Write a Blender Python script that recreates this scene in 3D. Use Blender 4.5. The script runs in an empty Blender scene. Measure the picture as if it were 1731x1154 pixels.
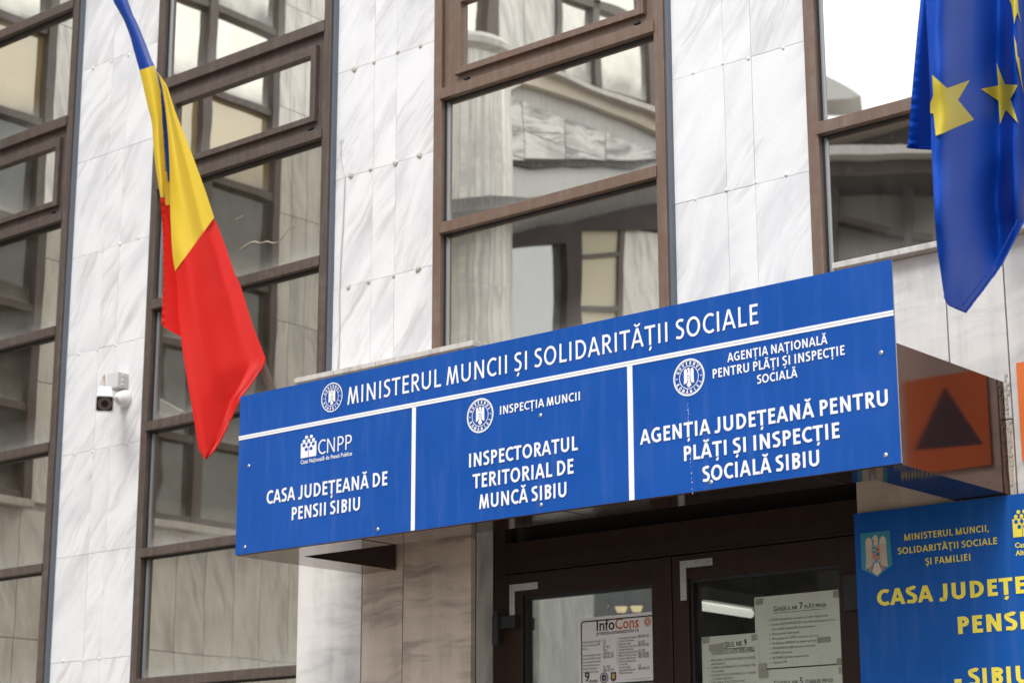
import bpy, bmesh, math, random
from mathutils import Vector, Matrix
random.seed(7)
S = bpy.context.scene
COL = S.collection
PI = math.pi
# ---------------------------------------------------------------- camera
H = 1.8                                   # camera height above the pavement
FPX = 3400.0                              # focal length in photo pixels (1731 wide)
YAW, PITCH, ROLL = map(math.radians, (-40.35, 14.2, -0.098))
_f = Vector((math.sin(YAW)*math.cos(PITCH), math.cos(YAW)*math.cos(PITCH), math.sin(PITCH)))
_r = Vector((math.cos(YAW), -math.sin(YAW), 0)); _u = _r.cross(_f)
_r2 = _r*math.cos(ROLL)+_u*math.sin(ROLL); _u2 = _u*math.cos(ROLL)-_r*math.sin(ROLL)
CAM0 = Vector((0, 0, H))
cam = bpy.data.cameras.new('camera'); camo = bpy.data.objects.new('camera', cam); COL.objects.link(camo)
camo.matrix_world = Matrix(((_r2.x, _u2.x, -_f.x, 0), (_r2.y, _u2.y, -_f.y, 0), (_r2.z, _u2.z, -_f.z, H), (0, 0, 0, 1)))
cam.sensor_width = 36; cam.lens = FPX/1731*36; cam.clip_end = 2000; cam.clip_start = 0.05
cam.dof.use_dof = True; cam.dof.focus_distance = 5.6; cam.dof.aperture_fstop = 5.0
S.camera = camo
# ---------------------------------------------------------------- sky, sun, exposure
SUN_EL, SUN_ROT = math.radians(48), math.radians(165)
W = bpy.data.worlds.new('World'); S.world = W; W.use_nodes = True
nt = W.node_tree; nt.nodes.clear()
wo = nt.nodes.new('ShaderNodeOutputWorld'); bg = nt.nodes.new('ShaderNodeBackground')
sky = nt.nodes.new('ShaderNodeTexSky'); sky.sky_type = 'NISHITA'; sky.sun_disc = False
sky.sun_elevation = SUN_EL; sky.sun_rotation = SUN_ROT; sky.air_density = 1; sky.dust_density = 4
tc = nt.nodes.new('ShaderNodeTexCoord'); cn = nt.nodes.new('ShaderNodeTexNoise')
cn.inputs['Scale'].default_value = 2.2; cn.inputs['Detail'].default_value = 5
cr = nt.nodes.new('ShaderNodeValToRGB'); cr.color_ramp.elements[0].position = .35; cr.color_ramp.elements[1].position = .62
cr.color_ramp.elements[0].color = (8.8, 9.3, 10.2, 1); cr.color_ramp.elements[1].color = (11.6, 11.9, 12.4, 1)
mx = nt.nodes.new('ShaderNodeMixRGB'); mx.inputs[0].default_value = .85
nt.links.new(tc.outputs['Generated'], cn.inputs['Vector']); nt.links.new(cn.outputs['Fac'], cr.inputs[0])
nt.links.new(sky.outputs[0], mx.inputs[1]); nt.links.new(cr.outputs[0], mx.inputs[2])
nt.links.new(mx.outputs[0], bg.inputs[0]); bg.inputs[1].default_value = 0.105
nt.links.new(bg.outputs[0], wo.inputs[0])
sl = bpy.data.lights.new('sun', 'SUN'); sl.energy = 1.5; sl.angle = math.radians(22); sl.color = (1, .985, .96)
so = bpy.data.objects.new('sun', sl); COL.objects.link(so)
so.rotation_euler = (math.radians(42), 0, math.radians(15))
S.view_settings.view_transform = 'Standard'; S.view_settings.look = 'None'
S.view_settings.exposure = 0.58; S.view_settings.gamma = 1
S.cycles.max_bounces = 10; S.cycles.glossy_bounces = 6; S.cycles.transparent_max_bounces = 12

# ---------------------------------------------------------------- pixel of the photo -> point on a plane of the place
def ray(px, py):
    return _r2*((px-865.5)/FPX) - _u2*((py-577)/FPX) + _f
def at(px, py, Y):                        # on the plane y = Y (parallel to the facade)
    d = ray(px, py); return CAM0 + d*(Y/d.y)
def atx(px, py, X):                       # on a plane x = X (square to the facade)
    d = ray(px, py); return CAM0 + d*(X/d.x)
GL = 4.90                                 # glass plane, the mirror of the windows
def vm(px, py, X=-7.9):                   # a thing seen in the glass, put back where it really stands
    p = atx(px, py, X); return Vector((p.x, 2*GL-p.y, p.z))

# ---------------------------------------------------------------- object helpers
OFF = {}
def link(o, parent=None):
    COL.objects.link(o)
    if parent: o.parent = parent
def tag(o, label=None, cat=None, group=None, kind=None):
    if label: o['label'] = label
    if cat: o['category'] = cat
    if group: o['group'] = group
    if kind: o['kind'] = kind
    return o
def thing(name, label, cat, loc, group=None):
    o = bpy.data.objects.new(name, None); link(o); o.location = loc; o.empty_display_size = .1
    OFF[o.name] = Vector(loc); return tag(o, label, cat, group)

class MB:
    def __init__(s): s.v = []; s.f = []; s.m = []; s.t = []
    def add(s, vs, fs, m=0, t=0.0):
        n = len(s.v); s.v += [Vector(p) for p in vs]
        for f in fs: s.f.append([n+i for i in f]); s.m.append(m); s.t.append(t)
    def box(s, x0, x1, y0, y1, z0, z1, m=0, t=0.0):
        s.add([(x0,y0,z0),(x1,y0,z0),(x1,y1,z0),(x0,y1,z0),(x0,y0,z1),(x1,y0,z1),(x1,y1,z1),(x0,y1,z1)],
              [(0,3,2,1),(4,5,6,7),(0,1,5,4),(1,2,6,5),(2,3,7,6),(3,0,4,7)], m, t)
    def face(s, pts, m=0, t=0.0): s.add(pts, [list(range(len(pts)))], m, t)
    def prism(s, pts, d, m=0, t=0.0):     # polygon pulled along d
        n = len(pts); d = Vector(d); pts = [Vector(p) for p in pts]
        s.add(pts+[p+d for p in pts], [list(range(n))[::-1], [n+i for i in range(n)]]+[[i,(i+1)%n,n+(i+1)%n,n+i] for i in range(n)], m, t)
    def tube(s, pts, r, n=10, m=0, cap=True):
        pts = [Vector(p) for p in pts]; rs = r if isinstance(r, (list, tuple)) else [r]*len(pts); b = len(s.v); k = len(pts)
        for i, p in enumerate(pts):
            d = (pts[min(i+1,k-1)]-pts[max(i-1,0)]).normalized()
            a = d.cross(Vector((0,0,1)) if abs(d.z) < .95 else Vector((1,0,0))).normalized(); c = d.cross(a)
            for j in range(n):
                g = 2*PI*j/n; s.v.append(p+(a*math.cos(g)+c*math.sin(g))*rs[i])
        for i in range(k-1):
            for j in range(n):
                s.f.append([b+i*n+j, b+i*n+(j+1)%n, b+(i+1)*n+(j+1)%n, b+(i+1)*n+j]); s.m.append(m); s.t.append(0.)
        if cap:
            s.f.append([b+j for j in range(n)][::-1]); s.m.append(m); s.t.append(0.)
            s.f.append([b+(k-1)*n+j for j in range(n)]); s.m.append(m); s.t.append(0.)
    def grid(s, P, m=0):                  # rows of points
        b = len(s.v); c = len(P[0])
        for r in P: s.v += [Vector(p) for p in r]
        for i in range(len(P)-1):
            for j in range(c-1):
                s.f.append([b+i*c+j, b+i*c+j+1, b+(i+1)*c+j+1, b+(i+1)*c+j]); s.m.append(m); s.t.append(0.)
    def blob(s, c, r, seed=0, m=0):
        rnd = random.Random(seed); n = 8; b = []
        rr = [rnd.uniform(.75, 1.2) for _ in range(n)]
        P = [[c+Vector((math.cos(2*PI*j/n)*r*q*rr[j%n], -d*r, math.sin(2*PI*j/n)*r*q*rr[j%n])) for j in range(n+1)] for q, d in ((1,-.1),(.8,.3),(.45,.55),(.02,.62))]
        s.grid(P, m)
    def build(s, name, mats, parent=None, smooth=False, bevel=0, label=None, solid=0):
        if not isinstance(mats, (list, tuple)): mats = [mats]
        o_ = OFF[parent.name] if parent else Vector((0,0,0))
        me = bpy.data.meshes.new(name); me.from_pydata([tuple(v-o_) for v in s.v], [], s.f)
        for m in mats: me.materials.append(m)
        me.polygons.foreach_set('material_index', s.m)
        a = me.attributes.new('tile', 'FLOAT', 'FACE'); a.data.foreach_set('value', s.t)
        if smooth: me.polygons.foreach_set('use_smooth', [True]*len(s.f))
        me.update()
        o = bpy.data.objects.new(name, me); link(o, parent); OFF[o.name] = o_
        if bevel:
            md = o.modifiers.new('bevel', 'BEVEL'); md.width = bevel; md.segments = 2; md.limit_method = 'ANGLE'; md.harden_normals = False
        if label: o['label'] = label
        return o

# ---------------------------------------------------------------- materials
def M(name, col=(.5,.5,.5), rough=.5, spec=.5, metal=0, **kw):
    m = bpy.data.materials.new(name); m.use_nodes = True; b = m.node_tree.nodes['Principled BSDF']
    b.inputs['Base Color'].default_value = (*col, 1); b.inputs['Roughness'].default_value = rough
    b.inputs['Metallic'].default_value = metal; b.inputs['Specular IOR Level'].default_value = spec
    for k, v in kw.items(): b.inputs[k.replace('_', ' ')].default_value = v
    return m
class N:                                  # small node helper
    def __init__(s, m): s.t = m.node_tree; s.b = s.t.nodes.get('Principled BSDF')
    def n(s, ty, **kw):
        x = s.t.nodes.new(ty)
        for k, v in kw.items():
            if isinstance(v, tuple) and k.startswith('i_'): pass
            setattr(x, k, v)
        return x
    def l(s, a, b): s.t.links.new(a, b)
    def math(s, op, a, b=None, clamp=False):
        x = s.n('ShaderNodeMath', operation=op, use_clamp=clamp)
        for i, v in enumerate((a, b)):
            if v is None: continue
            if isinstance(v, (int, float)): x.inputs[i].default_value = v
            else: s.l(v, x.inputs[i])
        return x.outputs[0]
    def noise(s, vec, scale, detail=4, rough=.55, dist=0):
        x = s.n('ShaderNodeTexNoise'); x.inputs['Scale'].default_value = scale; x.inputs['Detail'].default_value = detail
        x.inputs['Roughness'].default_value = rough; x.inputs['Distortion'].default_value = dist
        if vec is not None: s.l(vec, x.inputs['Vector'])
        return x.outputs['Fac']
    def ramp(s, fac, stops):
        x = s.n('ShaderNodeValToRGB'); r = x.color_ramp
        while len(r.elements) < len(stops): r.elements.new(.5)
        for e, (p, c) in zip(r.elements, stops):
            e.position = p; e.color = (*c, 1) if isinstance(c, tuple) else (c, c, c, 1)
        s.l(fac, x.inputs[0]); return x.outputs[0]
    def mix(s, fac, a, b, mode='MIX'):
        x = s.n('ShaderNodeMixRGB', blend_type=mode)
        for i, v in enumerate((fac, a, b)):
            if isinstance(v, (int, float)): x.inputs[i].default_value = v if i == 0 else (v, v, v, 1)
            elif isinstance(v, tuple): x.inputs[i].default_value = (*v, 1)
            else: s.l(v, x.inputs[i])
        return x.outputs[0]
    def comb(s, x, y, z):
        c = s.n('ShaderNodeCombineXYZ')
        for i, v in enumerate((x, y, z)):
            if isinstance(v, (int, float)): c.inputs[i].default_value = v
            else: s.l(v, c.inputs[i])
        return c.outputs[0]
    def coords(s):
        t = s.n('ShaderNodeTexCoord'); x = s.n('ShaderNodeSeparateXYZ'); s.l(t.outputs['Object'], x.inputs[0])
        return t.outputs['Object'], x.outputs[0], x.outputs[1], x.outputs[2]
    def bump(s, h, strength=.3, dist=.001):
        b = s.n('ShaderNodeBump'); b.inputs['Strength'].default_value = strength; b.inputs['Distance'].default_value = dist
        s.l(h, b.inputs['Height']); return b.outputs[0]

def marble(name, ang=52, white=(.83,.83,.835), grey=(.47,.475,.50), warm=(.50,.49,.485), amt=1.0, dirt=0.0, rough=.38):
    m = M(name, white, rough); n = N(m); v, x, y, z = n.coords()
    at_ = n.n('ShaderNodeAttribute', attribute_name='tile'); r = at_.outputs['Fac']
    u = n.math('ADD', x, y)
    a = n.math('ADD', n.math('MULTIPLY', n.math('SUBTRACT', n.math('FRACT', n.math('MULTIPLY', r, 13.7)), .5), .42), math.radians(ang)); ca, sa = n.math('COSINE', a), n.math('SINE', a)
    along = n.math('ADD', n.math('MULTIPLY', u, ca), n.math('MULTIPLY', z, sa))
    perp = n.math('SUBTRACT', n.math('MULTIPLY', z, ca), n.math('MULTIPLY', u, sa))
    seed = n.math('MULTIPLY', r, 60.0)
    wob = n.math('MULTIPLY', n.noise(n.comb(along, perp, seed), 3.0, 3), .11)
    perp = n.math('ADD', perp, wob)
    broad = n.noise(n.comb(n.math('MULTIPLY', along, 1.6), n.math('MULTIPLY', perp, 9), seed), 1.0, 5, .6, .4)
    fine = n.noise(n.comb(n.math('MULTIPLY', along, 2.6), n.math('MULTIPLY', perp, 24), seed), 1.0, 6, .65, .6)
    patch = n.noise(n.comb(along, n.math('MULTIPLY', perp, 3), n.math('ADD', seed, 9.0)), 2.2, 3)
    f1 = n.math('MULTIPLY', n.math('MULTIPLY', n.ramp(broad, [(.43, 0.), (.64, 1.)]), n.ramp(n.noise(n.comb(u, seed, z), 3.2, 3), [(.38, .2), (.62, 1.)])), .75*amt, True)
    vein = n.ramp(fine, [(.47, 0.), (.58, .7), (.68, 1.)])
    f2 = n.math('MULTIPLY', n.math('MULTIPLY', vein, n.ramp(patch, [(.44, 0.05), (.60, 1.)])), 1.0*amt, True)
    c = n.mix(f1, white, grey); c = n.mix(f2, c, warm)
    c = n.mix(n.math('MULTIPLY', r, .10), c, grey)
    mott = n.noise(v, 60, 3); c = n.mix(.06, c, mott)
    if dirt:
        st = n.noise(n.comb(n.math('MULTIPLY', u, 14), 0.0, n.math('MULTIPLY', z, 1.6)), 1.0, 5, .6)
        sp = n.noise(v, 9, 5, .65)
        d = n.math('MULTIPLY', n.math('MULTIPLY', n.ramp(st, [(.45, 0.), (.75, 1.)]), n.ramp(sp, [(.4, .2), (.7, 1.)])), dirt)
        c = n.mix(d, c, (.22,.19,.145))
    n.l(c, n.b.inputs['Base Color'])
    n.l(n.bump(fine, .15, .0006), n.b.inputs['Normal'])
    return m
MARBLE = marble('white_marble', amt=.78, white=(.815,.815,.82))
MARBLE_LOW = marble('veined_marble', ang=10, amt=1.0, dirt=.55, white=(.76,.74,.71))
MARBLE_SHADE = marble('shade_tinted_marble', ang=10, amt=.95, dirt=.75, white=(.72,.60,.50), grey=(.38,.32,.28), warm=(.30,.26,.23))  # tan tone paints the canopy's warm shade into the stone, with dirt streaks
MARBLE_WING = marble('wing_marble', ang=80, amt=1.0, dirt=.6, white=(.86,.83,.76), grey=(.48,.46,.42))
MARBLE_WARM = marble('beige_stone', ang=10, amt=.8, dirt=.3, white=(.66,.58,.44), grey=(.5,.43,.33))
def streaky(name, col, rough=.4, spec=.5, dust=.25, dcol=(.42,.39,.36), metal=0.):
    m = M(name, col, rough, spec, metal); n = N(m); v, x, y, z = n.coords()
    u = n.math('ADD', x, y)
    a = n.noise(n.comb(n.math('MULTIPLY', u, 40), 0.0, n.math('MULTIPLY', z, 3)), 1, 4)
    b = n.noise(v, 26, 5, .7)
    d = n.math('MULTIPLY', n.math('MULTIPLY', n.ramp(a, [(.35, 0.), (.8, 1.)]), n.ramp(b, [(.35, .1), (.75, 1.)])), dust)
    sp = n.ramp(n.noise(v, 150, 2), [(.72, 0.), (.76, 1.)])
    d = n.math('ADD', d, n.math('MULTIPLY', sp, .35*dust), True)
    n.l(n.mix(d, col, dcol), n.b.inputs['Base Color'])
    n.l(n.math('ADD', n.math('MULTIPLY', b, .25), rough-.1), n.b.inputs['Roughness'])
    n.l(n.bump(b, .12, .0006), n.b.inputs['Normal'])
    return m
BRONZE = streaky('bronze_aluminium', (.150,.093,.064), .42, .5, .35)
BRONZE_DK = streaky('dark_bronze', (.078,.055,.044), .45, .5, .3)
DOORBR = streaky('dark_brown_door', (.026,.0115,.0068), .45, .25, .06, (.3,.25,.2))
PANELBR = streaky('brown_composite_panel', (.135,.076,.056), .17, .5, .10, (.4,.34,.3), .85)
_n = PANELBR.node_tree; [_n.links.remove(k) for k in list(_n.links) if k.to_socket.name == 'Roughness']; _n.nodes['Principled BSDF'].inputs['Roughness'].default_value = .085
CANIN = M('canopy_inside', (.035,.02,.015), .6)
RUBBER = M('black_rubber', (.015,.015,.016), .6)
SEAL = M('grey_sealant', (.12,.14,.17), .5)
SPACER = M('pane_edge', (.34,.36,.38), .3, .5, .4)
JOINT = streaky('joint_mortar', (.66,.65,.62), .9, .2, .7, (.22,.2,.17))
DARKJ = M('black_joint', (.03,.027,.023), .9)
PUTTY = streaky('putty', (.55,.52,.46), .85, .2, .5, (.2,.18,.15))
PUTTYW = M('white_putty', (.74,.735,.72), .8, .2)
LEDGE = streaky('weathered_ledge_stone', (.62,.59,.55), .7, .3, 1.0, (.16,.14,.12))
ALU = M('aluminium', (.62,.62,.62), .35, .5, .9)
def mglass(name, refl=.7, tint=(.97,.95,.86), base=(.03,.027,.022), dust=.12, wav=.0006, z0=None, z1=None, warm=None):
    m = bpy.data.materials.new(name); m.use_nodes = True; t = m.node_tree; t.nodes.clear(); n = N(m)
    out = n.n('ShaderNodeOutputMaterial'); g = n.n('ShaderNodeBsdfGlossy'); d = n.n('ShaderNodeBsdfDiffuse'); du = n.n('ShaderNodeBsdfDiffuse')
    g.inputs['Color'].default_value = (*tint, 1); g.inputs['Roughness'].default_value = .004
    d.inputs['Color'].default_value = (*base, 1); du.inputs['Color'].default_value = (.50,.49,.46, 1)
    v, x, y, z = n.coords(); tcx = n.n('ShaderNodeTexCoord'); gz = n.n('ShaderNodeSeparateXYZ'); n.l(tcx.outputs['Generated'], gz.inputs[0])
    h = n.noise(n.comb(n.math('ADD', x, y), 0.0, n.math('MULTIPLY', z, 1.3)), 2.6, 1, .4)
    bp = n.bump(h, 1.0, wav); n.l(bp, g.inputs['Normal'])
    m1 = n.n('ShaderNodeMixShader'); m1.inputs[0].default_value = refl; n.l(d.outputs[0], m1.inputs[1]); n.l(g.outputs[0], m1.inputs[2])
    st = n.noise(n.comb(n.math('MULTIPLY', n.math('ADD', x, y), 16), 0.0, n.math('MULTIPLY', z, 2.2)), 1, 5, .6)
    sp = n.noise(v, 120, 3, .7); cl = n.noise(v, 5, 4, .6)
    lowb = n.ramp(gz.outputs[2], [(0., 1.), (.10, .35), (.30, 0.)])
    f = n.math('MULTIPLY', n.math('ADD', n.ramp(cl, [(.4, .15), (.75, .8)]), n.math('MULTIPLY', n.ramp(sp, [(.6, 0.), (.72, 1.)]), .5)), n.math('ADD', n.math('MULTIPLY', st, .7), .3))
    f = n.math('MULTIPLY', n.math('ADD', f, n.math('MULTIPLY', lowb, n.math('MULTIPLY', cl, 6.0))), dust, True)
    m2 = n.n('ShaderNodeMixShader'); n.l(f, m2.inputs[0]); n.l(m1.outputs[0], m2.inputs[1]); n.l(du.outputs[0], m2.inputs[2])
    n.l(m2.outputs[0], out.inputs[0]); return m
GLASS_UP = mglass('mirror_glass_clean', .86, (.99,.97,.90), dust=.06)
GLASS_MID = mglass('mirror_glass_bronze', .88, (1,.97,.89), base=(.012,.010,.008), dust=.08)
GLASS_LOW = mglass('bronze_glass_lower', .52, (.97,.92,.80), base=(.025,.02,.014), dust=.12)
WGLASS = mglass('wing_window_glass', .80, (1,.97,.86), base=(.10,.09,.06), dust=.35, wav=.0006)
WG_MD = mglass('wing_glass_blinds', .35, (1,.95,.80), base=(.42,.29,.10), dust=.3, wav=.0006)
WG_DK = mglass('wing_glass_dark', .10, (.95,.97,.95), base=(.05,.048,.042), dust=.35, wav=.0006)

# ---------------------------------------------------------------- ground and the street behind the camera
b = MB(); b.box(-60, 60, -70, 4.85, -.3, 0)
PAVE = M('grey_paving', (.24,.235,.225), .85, .3); n = N(PAVE); v, x, y, z = n.coords()
br = n.n('ShaderNodeTexBrick'); n.l(v, br.inputs['Vector']); br.inputs['Scale'].default_value = 2.5; br.inputs['Mortar Size'].default_value = .012
br.inputs['Color1'].default_value = (.30,.25,.20,1); br.inputs['Color2'].default_value = (.25,.205,.165,1); br.inputs['Mortar'].default_value = (.09,.085,.08,1)
n.l(n.mix(.5, br.outputs[0], n.mix(n.noise(v, 3, 5), (.18,.15,.12), (.36,.31,.26))), n.b.inputs['Base Color'])
tag(b.build('pavement', PAVE), kind='structure')

# ---------------------------------------------------------------- THE OFFICE BUILDING
BLD = thing('office_building', 'white marble-clad office building with tall bronze-framed window strips', 'building', (-4.0, 4.9, 0))
Zr = lambda z: z+H                         # heights measured from the camera
ROW = [.716+.414*k for k in range(-7, 12)]
PY = 4.90
def pier(x0, x1, j1, j2, name='marble_pier', zlo=-1.8, zhi=5.2, rows_caps=(), putty=PUTTY, seed=0, caps_z=()):
    rnd = random.Random(seed); b = MB()
    b.box(x0+.004, x1-.004, PY+.012, PY+.10, Zr(zlo), Zr(zhi), 1)
    zs = [zlo]+[z for z in ROW if zlo+.02 < z < zhi-.02]+[zhi]
    xs = [x0, j1, j2, x1]
    for i in range(len(zs)-1):
        for k in range(3):
            g = .0005; d = rnd.uniform(-.0006, .0006)
            b.box(xs[k]+(g if k else 0), xs[k+1]-(g if k < 2 else 0), PY+d, PY+.0119+d*0, Zr(zs[i])+g, Zr(zs[i+1])-g, 0, rnd.random())
    o = b.build(name, [MARBLE, JOINT], BLD, bevel=.0006)
    for z in caps_z:
        for k, xx in enumerate(((x0+j1)/2-.01, j1-.004, j2-.002, (j2+x1)/2+.02)):
            c = MB(); c.blob(Vector((xx+rnd.uniform(-.008,.008), PY, Zr(z)+rnd.uniform(-.006,.006))), (rnd.uniform(.009,.0145) if putty is PUTTY else rnd.uniform(.005,.009)), seed*100+k+int(z*10))
            c.build('putty_cap', putty, o)
    return o
pier(-7.92, -7.57, -7.80, -7.68, seed=1)
pier(-6.568, -6.057, -6.343, -6.239, seed=2, putty=PUTTYW, caps_z=(3.196, 2.372, 1.958, 1.544, .716))
pier(-5.012, -4.523, -4.817, -4.705, seed=3, zlo=1.30, caps_z=(2.786, 2.372, 1.958))
pier(-3.502, -3.0025, -3.296, -3.193, seed=4, zlo=1.30, putty=PUTTYW, caps_z=(2.372, 1.958))
pier(-1.98, -1.45, -1.75, -1.65, seed=5, zlo=1.30)
pier(-.46, .06, -.25, -.14, seed=6, zlo=1.30)
pier(1.07, 2.2, 1.40, 1.80, seed=7, zlo=1.30)

FY = 4.870
LIPS = [(.590,.624),(1.078,1.112),(1.566,1.603),(2.050,2.088),(2.540,2.578),(2.958,3.003),(3.49,3.53),(3.98,4.02),(4.47,4.51),(5.12,5.2)]
LOWL = [(-1.8,-1.70),(-.88,-.846),(-.39,-.356),(.100,.134)]
def window(x0, x1, zlo, dark, seed, lab=None, glass=None):
    rnd = random.Random(seed)
    fr = BRONZE_DK if dark else BRONZE
    jw = .037; b = MB(); lips = ([(zlo, zlo+.04)] if zlo > 0 else LOWL)+[l for l in LIPS if l[0] > zlo+.1]
    b.box(x0, x0+jw, FY, 4.97, Zr(zlo), Zr(5.2)); b.box(x1-jw, x1, FY, 4.97, Zr(zlo), Zr(5.2))
    for a, c in lips: b.box(x0+jw-.004, x1-jw+.004, FY-.007, 4.965, Zr(a), Zr(c))
    b.box(x0+jw, x1-jw, FY+.016, 4.96, Zr(2.576), Zr(2.618)); b.box(x0+jw, x1-jw, FY+.016, 4.96, Zr(2.915), Zr(2.960))
    b.box(x0+jw, x0+.100, FY+.016, 4.96, Zr(2.617), Zr(2.916)); b.box(x1-.074, x1-jw, FY+.016, 4.96, Zr(2.617), Zr(2.916))
    w = b.build('window', fr, BLD, bevel=.0015, label=lab)
    # sealant and edge strips
    s = MB(); s.box(x1, x1+.012, FY+.012, PY+.004, Zr(zlo), Zr(5.2)); s.build('sealant_strip', SEAL, w)
    for (a, c), (a2, c2) in zip(lips[:-1], lips[1:]):
        if 2.5 < a < 2.6: continue
        g = MB(); e = MB()
        g.box(x0+jw, x0+jw+.006, FY+.02, GL+.002, Zr(c), Zr(a2)); g.box(x1-jw-.006, x1-jw, FY+.02, GL+.002, Zr(c), Zr(a2))
        g.box(x0+jw+.006, x1-jw-.006, FY+.02, GL+.002, Zr(a2)-.006, Zr(a2)); g.box(x0+jw+.006, x1-jw-.006, FY+.02, GL+.002, Zr(c), Zr(c)+.004)
        e.box(x0+jw+.006, x0+jw+.012, FY+.024, GL+.001, Zr(c)+.004, Zr(a2)-.006)
        p = MB(); p.box(x0+jw+.001, x1-jw-.001, GL, GL+.006, Zr(c)+.001, Zr(a2)-.001)
        gm = glass(a) if glass else GLASS_MID
        p.build('glass_pane', gm, w); g.build('gasket', RUBBER, w); e.build('edge_strip', SPACER, w)
    # tilting sash
    sx0, sx1, z0, z1 = x0+.100, x1-.074, 2.6155, 2.917
    b = MB(); t = .028; y0 = FY-.003
    b.prism([(sx0,y0,Zr(z0)),(sx1,y0,Zr(z0)),(sx1-t,y0,Zr(z0)+t*.8),(sx0+t,y0,Zr(z0)+t*.8)], (0,.028,0))
    b.prism([(sx0,y0,Zr(z1)),(sx1,y0,Zr(z1)),(sx1-t,y0,Zr(z1)-t*1.3),(sx0+t,y0,Zr(z1)-t*1.3)], (0,.0281,0))
    b.prism([(sx0,y0,Zr(z0)),(sx0+t,y0,Zr(z0)+t*.8),(sx0+t,y0,Zr(z1)-t*1.3),(sx0,y0,Zr(z1))], (0,.0282,0))
    b.prism([(sx1,y0,Zr(z0)),(sx1-t,y0,Zr(z0)+t*.8),(sx1-t,y0,Zr(z1)-t*1.3),(sx1,y0,Zr(z1))], (0,.0283,0))
    b.build('sash', fr, w)
    p = MB(); p.box(sx0+t-.004, sx1-t+.004, FY+.016, FY+.022, Zr(z0)+.016, Zr(z1)-.03); p.build('glass_pane', GLASS_UP, w)
    for xx in (x0+.135, x1-.12):
        c = MB(); c.box(xx, xx+.022, FY+.004, FY+.02, Zr(2.590), Zr(2.597)); c.build('drain_cap', RUBBER, w)
    return w
gl_left = lambda a: GLASS_LOW if a < 2.5 else GLASS_UP
gl_mid = lambda a: GLASS_UP if a > 2.05 else GLASS_MID
window(-7.555, -6.557, -1.8, True, 1, glass=gl_left)
w2 = window(-6.020, -5.017, -1.8, True, 2, glass=gl_left)
b = MB(); b.tube([at(x_, y_, 4.8985) for x_, y_ in ((404,423),(414,416),(424,410),(431,408.5),(440,411),(452,408),(462,411),(470,409.5),(478,400),(489,386),(500,382))], [.0012,.002,.0026,.0032,.0016,.0028,.002,.0012,.0008,.0006,.0005], 6)
b.build('glue_residue', M('old_glue', (.50,.45,.36), .8), w2); b = MB(); b.tube([at(x_, y_, 4.8985) for x_, y_ in ((398,371),(404,368),(411,365))], .0014, 6); b.build('glue_residue', bpy.data.materials['old_glue'], w2)
window(-4.496, -3.504, 1.45, False, 3, glass=gl_mid)
window(-2.984, -1.985, 1.563, False, 4, glass=gl_mid)

window(-1.447, -.455, 1.563, False, 5, glass=gl_mid); window(.065, 1.066, 1.563, False, 6, glass=gl_mid)
# entrance wall: marble slabs left and right of the door
BY = 4.81
def slabs(xs, z0, z1, name, mat, split=None):
    rnd = random.Random(len(xs)*7); b = MB()
    b.box(xs[0]+.01, xs[-1]-.002, BY+.022, 4.955, Zr(z0), Zr(z1)-.004, 1)
    for a, c in zip(xs[:-1], xs[1:]):
        d_ = BY+rnd.uniform(-.001,.001); t_ = rnd.random()*.2
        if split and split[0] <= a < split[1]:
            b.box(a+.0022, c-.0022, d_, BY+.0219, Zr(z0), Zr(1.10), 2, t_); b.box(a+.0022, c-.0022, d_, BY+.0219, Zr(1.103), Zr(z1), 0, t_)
        else: b.box(a+.0022, c-.0022, d_, BY+.0219, Zr(z0), Zr(z1), 0, t_)
    return b.build(name, [mat, DARKJ, MARBLE_SHADE], BLD, bevel=.001)
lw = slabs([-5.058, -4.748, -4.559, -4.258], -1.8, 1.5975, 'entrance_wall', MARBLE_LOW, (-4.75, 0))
b = MB(); b.box(-4.2600, -4.2585, BY+.026, 4.934, Zr(-1.8), Zr(1.22), 0, .4); b.build('reveal_slab', MARBLE_WING, lw)
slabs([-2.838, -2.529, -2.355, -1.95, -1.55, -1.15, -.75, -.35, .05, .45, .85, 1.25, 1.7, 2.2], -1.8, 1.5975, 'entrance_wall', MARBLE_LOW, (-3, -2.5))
b = MB(); b.box(-4.2575, -2.8385, BY+.04, 4.955, Zr(1.21), Zr(1.5)); b.build('lintel', MARBLE_LOW, BLD)
for xs in ([-5.066, -4.868, -4.665, -4.436, -4.221], [-2.861, -2.45, -2.0, -1.5, -1.0, -.5, 0., .5, 1., 1.5, 2.21]):
    for a, c in zip(xs[:-1], xs[1:]):
        b = MB(); b.box(a+.0012, c-.0012, 4.772+random.uniform(-.002,.002), 4.893, Zr(1.5985), Zr(1.6165), 0, random.random())
        b.build('coping_ledge', LEDGE, BLD, bevel=.002)
# rubble and grime edge where the canopy meets the wall at the right
b = MB()
for k in range(26):
    z = Zr(.90+.33*k/26); x = -2.372+random.uniform(.0, .006)
    b.box(x, x+random.uniform(.004,.010), BY-.004, BY+.001, z, z+random.uniform(.006,.016))
b.build('mortar_smear', PUTTY, BLD)

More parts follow.
